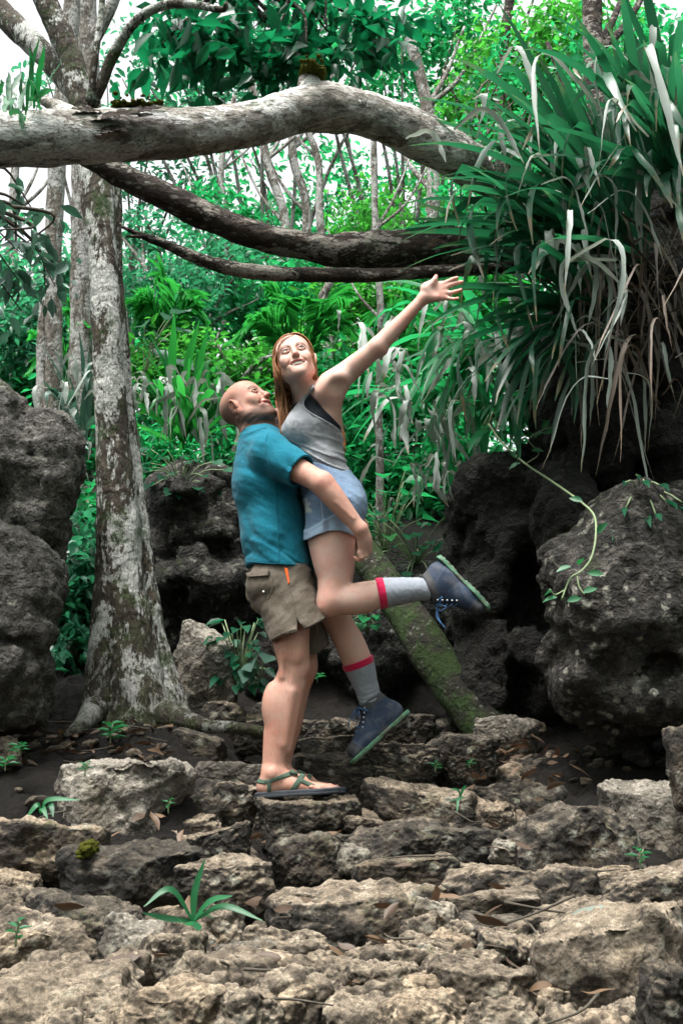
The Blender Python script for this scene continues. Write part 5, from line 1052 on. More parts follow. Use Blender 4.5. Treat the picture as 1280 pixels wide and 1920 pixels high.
# ---------------------------------------------------------------- the man
def build_man():
    root = empty('person', J(545, 1490, 4.88), 'bald man in teal t-shirt and taupe shorts standing in sandals, lifting the woman', 'person')
    YN, YF = 4.80, 5.00                                     # near and far leg
    H = Head(J(463, 765, 4.90), head_frame((.70, -.46, .55), R(4)), 1.10)
    def legs(f, g=0.0, top=True):
        n = [P4(536, 1095, YN, 40), P4(543, 1160, YN, 37), P4(546, 1205, YN, 33.5), P4(551, 1250, YN, 28.5), P4(541, 1283, YN, 27),
             P4(530, 1318, YN, 30), P4(525, 1352, YN, 28), P4(519, 1393, YN, 22.5), P4(516, 1427, YN, 19.5), P4(513, 1452, YN, 18.5)]
        fl = ((0, 1, 0), .90)
        f.limb(n, .02, g, fl)
        f.ell(J(565, 1251, YN), (.032, .034, .036), None, .018); f.ell(J(562, 1281, YN), (.018, .018, .020), None, .02)          # kneecap
        f.ell(J(513, 1326, YN + .015), (.046, .050, .085), None, .025); f.ell(J(553, 1215, YN - .03), (.04, .035, .06), None, .03); f.ell(J(549, 1272, YN), (.03, .035, .02), None, .02)      # calf
        f.cone(J(553, 1290, YN), J(531, 1400, YN), .03, .024, .03)      # shin
        f.ell(J(508, 1449, YN - .040), (.014, .010, .016), None, .015)   # ankle bone
        for a_, b_, r_ in (((546, 1298, YN - .045), (533, 1395, YN - .030), .016), ((560, 1285, YN - .01), (541, 1405, YN - .012), .012)): f.cone(J(*a_), J(*b_), r_, r_ * .7, .025)
        f.ell(J(509, 1316, YN - .022), (.030, .028, .078), None, .035); f.ell(J(510, 1320, YN + .040), (.030, .026, .080), None, .035)
        f.cone(J(503, 1375, YN), J(497, 1440, YN), .014, .011, .02)                      # Achilles tendon
        f.ell(J(533, 1258, YN - .062), (.018, .012, .034), None, .03, 'sub'); f.ell(J(556, 1228, YN - .052), (.022, .02, .035), None, .02)
        f.cone(J(526, 1210, YN - .052), J(529, 1268, YN - .046), .008, .007, .03)      # hamstring tendon
        n = [P4(548, 1095, YF, 38), P4(556, 1160, YF, 34), P4(561, 1205, YF, 31), P4(567, 1250, YF, 26.5), P4(557, 1285, YF, 25),
             P4(546, 1322, YF, 27), P4(541, 1355, YF, 25), P4(533, 1395, YF, 20.5), P4(528, 1427, YF, 17.5), P4(526, 1448, YF, 17)]
        f.limb(n, .02, g, fl)
        f.ell(J(578, 1251, YF), (.032, .034, .040), None, .03)
    def foot(f, Y, dx, g=0.0):
        q = lambda x, y, r, oy=0.0: P4(x + dx, y, Y + oy, r)
        f.limb([q(500, 1474, 15), q(509, 1452, 18)], .02, g)
        f.cone(q(498, 1475, 0)[:3], q(560, 1470, 0)[:3], .036 + g, .030 + g, .02)
        f.cone(q(515, 1452, 0)[:3], q(566, 1467, 0)[:3], .038 + g, .026 + g, .03)
        f.cone(q(545, 1472, 0, -.012)[:3], q(600, 1479, 0, -.022)[:3], .028 + g, .019 + g, .02)
        f.cone(q(545, 1472, 0, .015)[:3], q(604, 1477, 0, .022)[:3], .028 + g, .020 + g, .02)
        if g == 0:
            for i, (oy, x1, r) in enumerate(((-.045, 596, .0088), (-.026, 607, .0095), (-.008, 616, .0098), (.011, 623, .0102), (.034, 630, .0135))):
                a, b, c = q(588, 1477, 0, oy * .8)[:3], q(x1 - 12, 1475.5, 0, oy)[:3], q(x1, 1480, 0, oy)[:3]
                f.cone(a, b, r * 1.1, r, .006); f.cone(b, c, r, r * .92, .004)
    def torso(f, g=0.0, legsy=True):
        a, b = J(530, 1085, 4.9), J(515, 1000, 4.9); c = J(497, 905, 4.9); d = J(494, 850, 4.9)
        fl = ((0, 1, 0), 1.36)
        f.cone(a, b, .122 + g, .120 + g, .04, 'add', fl)
        f.cone(b, c, .120 + g, .126 + g, .05, 'add', fl)
        f.cone(c, d, .126 + g, .105 + g, .05, 'add', ((0, 1, 0), 1.45))
        f.ell(J(476, 900, 4.90), (.06, .15, .12), None, .05)             # shoulder blades
        for Y in (4.72, 5.08): f.cone(J(488, 828, 4.9), J(507, 850, Y), .062 + g, .068 + g, .05)
    SN, EN, WN = J(507, 853, 4.70), J(604, 906, 4.58), J(674, 992, 4.60)
    SF, EF, WF = J(512, 853, 5.10), J(612, 900, 5.16), J(676, 985, 4.98)
    def arms(f, g=0.0, near=True):
        for (A, B, C) in ((SN, EN, WN), (SF, EF, WF)):
            L = lambda t, P, Q, r: (*(P + (Q - P) * t), r + g)
            f.limb([L(0, A, B, .064), L(.35, A, B, .058), L(.7, A, B, .050), L(1, A, B, .0475)], .02)
            f.limb([L(0, B, C, .0475), L(.25, B, C, .0490), L(.6, B, C, .0395), L(1, B, C, .0300)], .02, 0, None)
        f.ell(EN + np.array((.012, -.012, -.006)), (.026, .022, .022), None, .02)
    body_box = ((H.c - .165), (H.c + .165), .0027)
    lo = np.minimum.reduce([J(400, 1500, 4.6), J(400, 700, 4.4), np.array((-9, 4.45, 0))]); lo = np.array((J(395, 1400, 5.1)[0], 4.46, J(500, 1510, 4.7)[2]))
    hi = np.array((J(710, 1000, 4.6)[0], 5.34, H.c[2] + .17))
    HN = J(683, 1018, 4.66)
    f = Field(*grid_for(lo, hi, .0056, (body_box, (HN - .11, HN + .09, .0036), (J(478, 1492, 4.78), J(640, 1462, 4.70), .0042))))
    legs(f); foot(f, YN, 0); foot(f, YF, 14); torso(f); arms(f)
    # neck with its strained cords
    nb = J(489, 822, 4.9)
    f.limb([(*nb, .074), (*H.w(0, -.024, -.062), .060), (*H.w(0, -.02, -.02), .058)], .03)
    sculpt_head(f, H, False)
    f.cone(H.w(.058, -.03, -.045), J(512, 812, 4.86), .012, .010, .016)
    f.cone(H.w(.030, .02, -.085), J(520, 806, 4.88), .012, .012, .02)
    f.cone(H.w(0, .0, -.07), J(512, 815, 4.9), .040, .045, .03)
    f.noise(lambda p: .0012 * np.sin((p @ H.M[:, 2]) * 330 + 3 * perlin(p * 9)) * np.exp(-((H.local(p)[:, 2] + .095) / .028) ** 2) * (H.local(p)[:, 1] < .035), .02)
    # near hand: back of the hand to the camera, fingers closed round the far wrist under her seat
    hd = []
    pal = [P4(676, 993, 4.60, r=.031), P4(683, 1012, 4.62, r=.033), P4(684, 1030, 4.64, r=.031)]
    f.limb(pal, .02, 0, None)
    kn = [(691, 1022, 4.665), (690.5, 1033, 4.645), (685.5, 1042, 4.63), (677.5, 1046, 4.625)]
    for i, (x, y, Y) in enumerate(kn):
        a = J(x - 4, y - 9, Y - .002); b = J(x, y, Y); c = J(x - 6, y + 3.5, Y + .042); d = J(x - 13, y - 1, Y + .060)
        r = (.0105, .0108, .0102, .009)[i]
        f.cone(a, b, r * 1.15, r * 1.08, .010); f.cone(b, c, r * 1.05, r * .95, .005); f.cone(c, d, r * .95, r * .85, .005)
    f.cone(J(676, 1000, 4.64), J(681, 1022, 4.70), .015, .012, .012); f.cone(J(681, 1022, 4.70), J(676, 1036, 4.72), .012, .010, .006)
    # far hand, hidden behind her
    f.limb([(*WF, .031), (*J(680, 1008, 4.90), .034), (*J(680, 1022, 4.84), .030)], .02)
    for i in range(4):
        a = J(682, 1006 + i * 9, 4.86); b = J(688, 1008 + i * 9, 4.80); c = J(687, 1010 + i * 9, 4.755)
        f.cone(a, b, .0115, .0105, .008); f.cone(b, c, .0105, .009, .004)
    f.cone(J(672, 1000, 4.88), J(668, 1012, 4.80), .014, .012, .012); f.cone(J(668, 1012, 4.80), J(672, 1020, 4.76), .012, .010, .005)
    # forearm vein and tendon
    f.cone(J(630, 942, 4.55), J(662, 972, 4.565), .004, .0035, .012)
    base = (.44, .265, .212)
    def cols(V):
        c = face_cols(H, V, base, (.46, .19, .17), (.10, .058, .038), .0046)
        q = H.local(V); x, y, z = q.T; hd = (np.linalg.norm(q, axis=1) < .2)
        sp = .5 + .5 * np.clip(perlin(V * 900), -1, 1)
        fringe = np.clip((.078 - z - .75 * np.maximum(y - .0, 0) - .9 * np.maximum(-y - .085, 0)) / .05, 0, 1) * np.clip((.035 - y) / .03, 0, 1) * np.clip((z + .085) / .02, 0, 1) * np.clip((np.abs(x) - .012 + np.maximum(-y - .03, 0) * 2) / .02, 0, 1)
        ear = np.clip((np.abs(x) - .0775) / .002, 0, 1) * (np.abs(z) < .045)
        beard = np.clip((-.052 - z + .25 * np.maximum(.03 - y, 0)) / .02, 0, 1) * (z > -.135) * (y > -.01) * np.clip((z + .13) / .012, 0, 1)
        lip = (np.abs(x) < .03) * (z > -.074) * (y > .07)
        m = hd * np.maximum(fringe * .95, beard * .85 * (1 - lip)) * (1 - ear) * (.65 + .35 * sp)
        c = c * (1 - m[:, None]) + np.array((.062, .046, .038)) * m[:, None]
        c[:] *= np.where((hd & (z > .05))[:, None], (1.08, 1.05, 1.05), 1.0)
        px, py = proj(V)
        el = np.exp(-(((px - 606) / 10) ** 2 + ((py - 908) / 9) ** 2)) * (V[:, 1] < 4.62)
        c = c * (1 - .5 * el[:, None]) + np.array((.50, .17, .13)) * .5 * el[:, None]
        leg = np.clip((J(0, 1150, 4.8)[2] - V[:, 2]) / .05, 0, 1) * .12
        return c * (1 - leg[:, None]) + leg[:, None] * np.array((.42, .19, .11))
    body_obj('body', f, M_skin_m, root, cols)
    for s in (-1, 1): eyeball(H, s, H.M @ np.array((.1, 1, .25)), (.10, .075, .045), root)
    teeth(H, root)
    # --- t-shirt
    f = Field(*grid_for((J(425, 1000, 4.9)[0], 4.50, J(500, 1095, 4.9)[2]), (J(625, 900, 4.6)[0], 5.30, J(490, 790, 4.9)[2]), .0052))
    fl = ((0, 1, 0), 1.36)
    pts = [P4(526, 1068, 4.9, r=.138), P4(519, 1030, 4.9, r=.139), P4(513, 985, 4.9, r=.131), P4(502, 910, 4.9, r=.128), P4(494, 862, 4.9, r=.112)]
    torso(f, .008); f.limb(pts[:4], .05, 0, fl); f.limb(pts[3:], .05, 0, ((0, 1, 0), 1.45))
    f.ell(J(478, 905, 4.90), (.065, .165, .15), None, .05)
    for Y, E_ in ((4.71, EN), (5.09, EF)):
        f.cone(J(490, 830, 4.9), J(507, 850, Y), .072, .080, .05)
        A = SN if Y < 4.9 else SF
        f.cone(A, A + (E_ - A) * .30, .080, .076, .04); f.cone(A + (E_ - A) * .30, A + (E_ - A) * .85, .076, .080, .03)
    # wrinkles: slanted folds and a gathered waist
    hemz = J(520, 1062, 4.9)[2]
    def wr(p):
        u = p[:, 2] + .55 * p[:, 0]; n = .0050 * (fbm(np.stack([p[:, 0] * 4, p[:, 1] * 5, u * 17], 1), 3)) 
        fold = np.abs(perlin(np.stack([p[:, 0] * 2.4 + 3, p[:, 1] * 4, u * 12 + 2 * perlin(p * 3)], 1)))
        low = np.clip((hemz + .30 - p[:, 2]) / .22, 0, 1); arm = np.clip((p[:, 0] - J(520, 870, 4.7)[0]) / .08, 0, 1) * np.clip((p[:, 2] - J(0, 960, 4.8)[2]) / .06, 0, 1)
        return n + (.014 * low + .012 * arm + .003) * np.clip(.28 - fold, 0, 1) * 2.2 - .004 * low
    f.noise(wr, .05)
    a, b = J(456, 1064, 4.9), J(590, 1071, 4.78); f.keep(a, np.cross(unit(b - a), (0, 1, 0)) * (1 if np.cross(unit(b - a), (0, 1, 0))[2] < 0 else -1), .004)
    for A, E_ in ((SN, EN), (SF, EF)):                                    # sleeves end in an open cuff
        d = unit(E_ - A); c = A + (E_ - A) * .60
        m, p = f.near(.05); dist = (p - c) @ d; rad = np.linalg.norm((p - c) - dist[:, None] * d, axis=1)
        sel = (rad < .13); v = f.a[m]; v[sel] = np.maximum(v[sel], dist[sel]); f.a[m] = v
        f.cone(A + (E_ - A) * .50, E_, .064, .068, .008, 'sub')
    nk = H.M[:, 2] * .4 + unit(nb - J(515, 1000, 4.9)) * .6
    ctr = J(486, 815, 4.9) + np.array((.012, 0, 0))
    f.cone(ctr - .05 * nk, ctr + .10 * nk, .076, .086, .012, 'sub')
    def on(o, px, py, off=.003):
        """point of a garment's surface under a photo pixel"""
        me = o.data; n = len(me.vertices); V = np.empty(n * 3, np.float32); me.vertices.foreach_get('co', V); V = V.reshape(-1, 3)
        x, y = proj(V); d = np.hypot(x - px, y - py); near = d < d.min() + 3.0
        i = np.nonzero(near)[0][np.argmin(V[near][:, 1])]; v = V[i].astype(float)
        return J(px, py, v[1] - off)
    o = body_obj('tshirt', f, M_shirt, root)
    mb = MB()
    for line in ([(502, 812), (497, 832), (499, 856), (506, 880), (512, 900)], [(514, 905), (519, 950), (521, 1000), (523, 1055)], [(461, 1052), (500, 1056), (545, 1058), (580, 1060)], [(547, 896), (563, 889), (582, 872), (586, 862)], [(449, 818), (466, 812), (484, 806), (500, 800)]):
        P = np.array([on(o, *q, .0002) for q in spline(np.array(line, float), 26)]); mb.add(*tube(smooth_line(smooth_line(P)), .0017, 5))
    link('seam', mb.mesh('seam'), M_shirt, o)
    # --- shorts
    f = Field(*grid_for((J(445, 1100, 4.9)[0], 4.60, J(560, 1245, 4.9)[2]), (J(645, 1100, 4.7)[0], 5.22, J(490, 1050, 4.9)[2]), .0048))
    f.cone(J(527, 1070, 4.9), J(532, 1100, 4.9), .133, .138, .04, 'add', ((0, 1, 0), 1.33))
    f.ell(J(500, 1105, 4.9), (.09, .17, .10), None, .05)
    f.limb([P4(534, 1100, 4.81, r=.122), P4(546, 1140, 4.80, r=.126), P4(560, 1182, 4.79, r=.134), P4(566, 1215, 4.79, r=.136)], .04, 0, ((0, 1, 0), .88))
    f.limb([P4(542, 1100, 4.99, r=.118), P4(553, 1150, 5.0, r=.118), P4(563, 1205, 5.0, r=.122), P4(567, 1235, 5.0, r=.122)], .04, 0, ((0, 1, 0), .88))
    def wr(p):
        u = p[:, 2] - .8 * p[:, 0]; fold = np.abs(perlin(np.stack([u * 7 + 1.5, p[:, 1] * 5, (p[:, 2] + p[:, 0]) * 3], 1)))
        return .012 * np.clip(.25 - fold, 0, 1) * 3 + .005 * fbm(np.stack([p[:, 0] * 10, p[:, 1] * 10, u * 16], 1), 3) - .005
    f.noise(wr, .05)
    cut_poly(f, [(440, 1058), (600, 1055), (600, 1085), (632, 1146), (601, 1166), (572, 1181), (557, 1163), (557, 1185), (530, 1192), (504, 1206), (470, 1120)], 4.8, True, 4.90)
    cut_poly(f, [(440, 1058), (600, 1055), (640, 1180), (624, 1205), (590, 1228), (505, 1226), (440, 1160)], 5.0, True)
    for pts in ([(551, 1180, 4.79), (566, 1240, 4.79)], [(561, 1200, 5.0), (567, 1260, 5.0)]):
        f.cone(J(*pts[0]), J(*pts[1]), .100, .122, .01, 'sub', ((0, 1, 0), .88))
    sh = body_obj('shorts', f, M_nylon, root)
    # pocket flap, snap, seam and orange lining sit on the shorts
    def patch(name, o, P, mat, n=10, off=.004, thick=.003, parent=None):
        """four-cornered piece of cloth laid on a garment"""
        P = np.array(P, float); V = []
        for i in range(n):
            for j in range(n):
                s, t = i / (n - 1), j / (n - 1); p = (P[0] * (1 - s) + P[1] * s) * (1 - t) + (P[3] * (1 - s) + P[2] * s) * t
                V.append(on(o, p[0], p[1], off))
        V = np.array(V).reshape(n, n, 3)
        for _ in range(2): V[1:-1, 1:-1] = .5 * V[1:-1, 1:-1] + .125 * (V[2:, 1:-1] + V[:-2, 1:-1] + V[1:-1, 2:] + V[1:-1, :-2])
        B = V.reshape(-1, 3); Q = np.array([(i * n + j, (i + 1) * n + j, (i + 1) * n + j + 1, i * n + j + 1) for i in range(n - 1) for j in range(n - 1)])
        bk = B + np.array((0, thick * 3, 0)); k = n * n
        ed = [i * n for i in range(n)] + [(n - 1) * n + j for j in range(1, n)] + [i * n + n - 1 for i in range(n - 2, -1, -1)] + list(range(n - 2, 0, -1))
        side = np.array([(a, b, b + k, a + k) for a, b in zip(ed, ed[1:] + ed[:1])])
        return link(name, mesh(name, np.vstack([B, bk]), np.vstack([Q, Q[:, ::-1] + k, side[:, ::-1]])), mat, parent)
    patch('pocket_flap', sh, [(461, 1074), (505, 1068), (503, 1079), (463, 1082)], M_nylon, 9, .010, .003, sh)
    patch('pocket_lining', sh, [(533, 1064), (539, 1066), (543, 1092), (541, 1096)], M_orange, 8, .004, .002, sh)
    p = on(sh, 494, 1110, .002); V, F = tube([p + (0, .006, 0), p, p - (0, .004, 0)], [.006, .006, .003], 10); link('snap', mesh('snap', V, F), M_metal, sh)
    mb = MB()
    for line in ([(543, 1098), (547, 1115), (551, 1135), (556, 1160)], [(505, 1201), (530, 1187), (556, 1179)], [(573, 1177), (601, 1161), (629, 1143)], [(508, 1075), (512, 1100), (500, 1125)]):
        P = np.array([on(sh, *q, .0015) for q in spline(np.array(line, float), 16)]); P = smooth_line(P)
        mb.add(*tube(P, .0016, 5))
    link('seam', mb.mesh('seam'), M_nylon, sh)
    # --- sandals
    for Y, dx in ((YN, 0), (YF, 14)):
        sd = empty('sandal', J(550 + dx, 1490, Y)); sd.parent = root; sd.location = Vector(sd.location) - Vector(root.location)
        out = [(478, 0, 1492), (500, .040, 1488), (540, .038, 1484), (585, .048, 1482), (615, .046, 1480), (633, .020, 1481), (634, -.01, 1481), (618, -.040, 1482), (598, -.055, 1483.5), (560, -.046, 1485.5), (520, -.036, 1488), (492, -.034, 1490)]
        L = spline(np.array([J(x + dx, y, Y) + (0, oy * 1.0, 0) for x, oy, y in out] + [J(out[0][0] + dx, out[0][2], Y)]), 60)[:-1]
        n = len(L); c = L.mean(0); rows = []
        for ins, dz in ((.92, .012), (.985, .012), (1.0, .008), (1.0, .001), (.985, -.001), (1.0, -.003), (.995, -.012), (.93, -.014)):
            q = c + (L - c) * ins; q = q.copy(); q[:, 2] += dz; rows.append(q)
        V = np.vstack(rows); m = len(rows); i, j = np.meshgrid(np.arange(m - 1), np.arange(n), indexing='ij'); j2 = (j + 1) % n
        F = np.stack([i * n + j, (i + 1) * n + j, (i + 1) * n + j2, i * n + j2], -1).reshape(-1, 4)
        V = np.vstack([V, c + (0, 0, .012), c - (0, 0, .014)]); k = np.arange(n); k2 = (k + 1) % n
        T = np.vstack([np.stack([k, k2, np.full(n, m * n)], 1), np.stack([(m - 1) * n + k2, (m - 1) * n + k, np.full(n, m * n + 1)], 1)])
        link('sole', mesh('sole', V, [F, T]), M_foam, sd)
        fb = (J(470 + dx, 1500, Y) - (0, .09, 0), J(645 + dx, 1425, Y) + (0, .09, 0))
        q = lambda x, y, oy=0.0: J(x + dx, y, Y + oy)
        for a, b, c3, wd in ((q(482, 1466), q(516, 1466), q(556, 1446), None), ):
            pass
        def strap(a, b, halfw, xr):
            """webbing hugging the foot: the foot's own shape, a little fatter, cut to a band that holds a, b and the foot's width"""
            g = Field(*grid_for(fb[0], fb[1], .0034)); foot(g, Y, dx, .0045)
            n_ = unit(np.cross(unit(b - a), (0, 1, 0))); m_, p_ = g.near(.03)
            v = np.abs((p_ - a) @ n_) - halfw; t = (p_ - a) @ unit(b - a) / np.linalg.norm(b - a)
            v = np.maximum(v, np.maximum(xr[0] - t, t - xr[1]) * np.linalg.norm(b - a)); g.a[m_] = np.maximum(g.a[m_], v)
            return body_obj('strap', g, M_strap, sd, None, 1)
        strap(q(482, 1463.5), q(500, 1466.5), .0095, (-.8, 1.0))
        strap(q(500, 1467), q(553, 1447), .0095, (0, 1.15))
        strap(q(506, 1484), q(505, 1462), .0085, (0, 1.0))
        strap(q(549, 1482), q(568, 1452), .0110, (0, 1.1))
        strap(q(562, 1462), q(590, 1474), .0085, (-.1, 1.0))
        mb = MB(); cb = q(551, 1449, -.030); mb.add(*tube([cb + (-.016, 0, .006), cb + (.016, -.002, -.006)], .0085, 8)); link('buckle', mb.mesh('buckle'), M_strap, sd)
    return root
def smooth_line(P):
    P = P.copy()
    for _ in range(3): P[1:-1] = .5 * P[1:-1] + .25 * (P[2:] + P[:-2])
    return P
# ---------------------------------------------------------------- the woman
def boot(root, ank, heel, toe, down, lat, name_label):
    """hiking boot: heel and toe are the ends of the sole, ank the middle of the shaft opening, down the way the sole faces, lat the side away from the camera"""
    heel, toe, ank = map(np.asarray, (heel, toe, ank))
    u = unit(toe - heel); n = unit(down - u * (down @ u)); w = np.cross(n, u); w = w if w @ lat > 0 else -w
    L = np.linalg.norm(toe - heel); q = lambda x, y, z=0.0: heel + u * x * L + w * y + n * -z       # z: height above the sole
    rt = empty('boot', heel); rt.parent = root; rt.location = Vector(heel) - Vector(root.location)
    pts = [q(a, b, c) for a in (-.1, 1.1) for b in (-.07, .07) for c in (-.04, .15)] + [ank + (0, 0, .07), ank - (.07, .07, .07), ank + (.07, .07, 0)]
    lo, hi = np.min(pts, 0), np.max(pts, 0)
    axs = lambda st: grid_for(lo, hi, st)
    sh = unit(ank - q(.30, 0, .05))
    def upper(f, g=0.0):
        fl = (w, .80)
        f.cone(q(.13, 0, .050), q(.34, 0, .055), .044 + g, .052 + g, .02, 'add', fl)
        f.cone(q(.34, 0, .058), q(.62, .002, .048), .054 + g, .048 + g, .03, 'add', fl)
        f.cone(q(.62, .002, .044), q(.86, .004, .036), .046 + g, .036 + g, .03, 'add', (w, .95))
        f.cone(q(.50, 0, .085), q(.36, 0, .120), .030 + g, .040 + g, .03, 'add', fl)
        f.cone(q(.20, 0, .06), ank - sh * .004, .050 + g, .060 + g, .03, 'add', (w, .88))
    f = Field(*axs(.0034)); upper(f)
    f.keep(q(0, 0, .012), n, .003)
    f.keep(ank, sh, .006)
    f.cone(ank - sh * .03, ank + sh * .05, .040, .052, .006, 'sub')
    def uc(V):
        d = V - heel; x = d @ u / L; y = d @ w; z = -(d @ n); c = np.tile((.020, .033, .062), (len(V), 1))
        dk = (.026, .028, .034)
        toe_ = np.clip((x - .80 - .5 * (z - .03)) / .015, 0, 1); heelp = np.clip((.18 - x + .9 * (z - .05)) / .012, 0, 1) * (z < .085)
        col = np.clip(((V - (ank - sh * .034)) @ sh) / .004, 0, 1); tongue = (np.abs(y) < .014) * (z > .07) * (x > .40)
        for m, cc in ((toe_, dk), (heelp, (.028, .040, .066)), (col, (.050, .050, .052)), (tongue, (.022, .025, .032))): c = c * (1 - np.clip(m, 0, 1)[:, None]) + np.array(cc) * np.clip(m, 0, 1)[:, None]
        for line in (x - .80 - .5 * (z - .03), .18 - x + .9 * (z - .05), z - .030 - .018 * np.cos(x * 9), (x - .46 + .25 * (z - .04)) * 1.0):
            m = np.clip((.0030 - np.abs(line) * .25) / .0012, 0, 1) * (z < .09)
            c = c * (1 - .28 * m[:, None]) + np.array((.10, .115, .15)) * .28 * m[:, None]
        return c
    body_obj('upper', f, M_boot, rt, uc)
    # sole: rand, midsole and lugs
    f = Field(*axs(.0032))
    f.cone(q(.09, 0, .012), q(.34, 0, .014), .043, .040, .01, 'add', None)
    f.cone(q(.34, 0, .016), q(.70, .003, .016), .040, .045, .02); f.cone(q(.70, .003, .016), q(.92, .004, .020), .045, .034, .02)
    f.keep(q(0, 0, .015), -n, .002); f.keep(q(0, 0, -.008), n, .002)
    def lugs(p):
        d = p - heel; x = d @ u; y = d @ w; z = -(d @ n)
        g = np.clip((.0055 - np.abs((x + .3 * np.abs(y)) % .026 - .013)) / .004, 0, 1)
        waist = np.clip((.03 - np.abs(x / L - .40) * .28) / .01, 0, 1)
        return .006 * g * (z < -.003) + .010 * waist * (z < .0)
    f.noise(lugs, .02)
    def sc(V):
        d = V - heel; x = d @ u / L; z = -(d @ n); c = np.tile((.075, .20, .125), (len(V), 1))
        m = np.clip((.0 - z) / .004, 0, 1) * .75; c = c * (1 - m[:, None]) + np.array((.09, .10, .075)) * m[:, None]
        m = np.clip((.06 - np.abs(x - .40)) / .02, 0, 1) * .8; return c * (1 - m[:, None]) + np.array((.16, .15, .13)) * m[:, None]
    body_obj('sole', f, M_sole, rt, sc)
    # eyelets down the camera side, laces across and a bow
    la = MB()
    for i in range(6):
        t = i / 5; x, z = .70 - .24 * t, .082 + .072 * t
        for s in (-1, 1):
            p = q(x - .035, s * .033, z - .010); o = unit(w * s * .9 - n * .6)
            ev = MB(); ev.add(*tube([p - o * .002, p + o * .004], [.0042, .0036], 8)); link('eyelet', ev.mesh('eyelet'), M_metal, rt)
        a, b = q(x, -.026, z), q(x - .02, .026, z + .002); m = q(x - .01, 0, z + .016)
        la.add(*tube(spline(np.array([a, m, b]), 8), .0022, 6))
    k = q(.47, -.006, .160)
    for dx, dy, dz in ((.10, -.045, -.02), (-.02, -.05, -.035)):
        e = k + u * dx * .35 + w * dy - n * dz
        la.add(*tube(spline(np.array([k, (k + e) / 2 - n * .018 + u * .010, e, (k + e) / 2 - n * .002 - u * .008, k]), 16), .0023, 6))
    for dx, dy, dz in ((.06, -.035, .03), (.12, -.02, .02)):
        e = k + u * dx * .5 + w * dy + np.array((0, 0, -.05)) - n * .01
        la.add(*tube(spline(np.array([k, k * .5 + e * .5 - n * .012, e]), 10), .0022, 6))
    link('laces', la.mesh('laces'), M_lace, rt)
def build_woman():
    root = empty('person', J(622, 1010, 4.85), 'red haired woman in grey tank top and denim shorts, lifted with one arm outstretched', 'person')
    H = Head(J(553.5, 680, 4.72), head_frame((-.01, -.97, .20), R(15)), 1.07)
    YN, YF = 4.76, 4.96
    near = [P4(622, 962, YN, 47), P4(621, 1003, YN, 46), P4(624, 1045, YN, 40), P4(626, 1085, YN, 31), P4(622, 1122, YN, 28)]
    calf = [P4(624, 1126, YN, 27), P4(650, 1125, YN, 28.5), P4(680, 1121, YN, 30), P4(712, 1113, YN, 26.5), P4(745, 1109, YN, 23.5), P4(780, 1105, YN, 18.5), P4(808, 1106, YN, 16)]
    farl = [P4(628, 962, YF, 46), P4(630, 1040, YF, 38), P4(628, 1110, YF + .01, 30), P4(624, 1148, YF + .01, 27), P4(637, 1172, YF + .03, 26.5), P4(655, 1205, YF + .05, 27.5), P4(671, 1243, YF + .07, 27), P4(686, 1286, YF + .09, 19.5), P4(695, 1318, YF + .10, 17.5)]
    SH, EL, WR = J(622, 722, 4.70), J(708, 650, 4.60), J(795, 558, 4.56)
    SH2, EL2, WR2 = J(548, 772, 4.98), J(498, 800, 5.12), J(470, 850, 5.13)
    def legs(f, g=0.0, ends=False):
        f.limb(near, .02, g); f.limb(calf, .02, g); f.limb(farl, .02, g)
        f.ell(J(612, 1140, YN), (.040, .045, .038), None, .03)
    def torso(f, g=0.0):
        fl = ((0, 1, 0), 1.32)
        f.cone(J(627, 955, 4.85), J(617, 918, 4.85), .118 + g, .108 + g, .04, 'add', fl)
        f.cone(J(617, 918, 4.85), J(598, 866, 4.85), .106 + g, .093 + g, .04, 'add', fl)
        f.cone(J(598, 866, 4.85), J(590, 806, 4.85), .093 + g, .108 + g, .05, 'add', fl)
        f.cone(J(590, 806, 4.85), J(588, 766, 4.85), .106 + g, .085 + g, .05, 'add', ((0, 1, 0), 1.4))
        f.ell(J(648, 944, 4.80), np.array((.082, .10, .10)) + g, None, .05)       # buttocks
        f.ell(J(648, 949, 4.93), np.array((.078, .09, .10)) + g, None, .05)
        for Y in (4.76, 4.92): f.ell(J(560, 806, Y), np.array((.068, .068, .068)) + g, None, .05)
        f.cone(J(584, 752, 4.84), SH, .055 + g, .056 + g, .05)
        f.cone(J(580, 758, 4.86), SH2, .055 + g, .056 + g, .05)
    def fields(boxes, lo, hi, st): return Field(*grid_for(lo, hi, st, boxes))
    lo = np.array((J(455, 900, 5.1)[0], 4.40, J(690, 1335, 5.05)[2])); hi = np.array((J(880, 520, 4.5)[0], 5.22, J(830, 505, 4.56)[2]))
    ha, hb = J(790, 575, 4.56) + (0, -.05, -.01), J(874, 510, 4.56) + (0, .05, .01)
    f = fields(((H.c - .16, H.c + .16, .0028), (ha, hb, .0033)), lo, hi, .006)
    legs(f); torso(f)
    f.limb([(*SH, .057), (*(SH * .6 + EL * .4), .050), (*(SH * .15 + EL * .85), .0405), (*EL, .0385)], .03)
    f.limb([(*EL, .0385), (*(EL * .75 + WR * .25), .0375), (*(EL * .35 + WR * .65), .029), (*WR, .0245)], .02)
    f.ell(J(716, 657, 4.60), (.020, .022, .020), None, .02)
    f.cone(J(626, 738, 4.68), J(616, 800, 4.78), .035, .050, .06)                # flank under the raised arm
    f.cone(J(605, 735, 4.67), J(634, 712, 4.64), .038, .045, .04)
    f.ell(J(634, 732, 4.612), (.030, .018, .034), None, .05, 'sub')              # hollow of the armpit
    f.limb([(*SH2, .052), (*EL2, .042), (*WR2, .028)], .02)
    f.limb([(*WR2, .028), (*J(462, 872, 5.10), .030), (*J(457, 888, 5.08), .026)], .015)
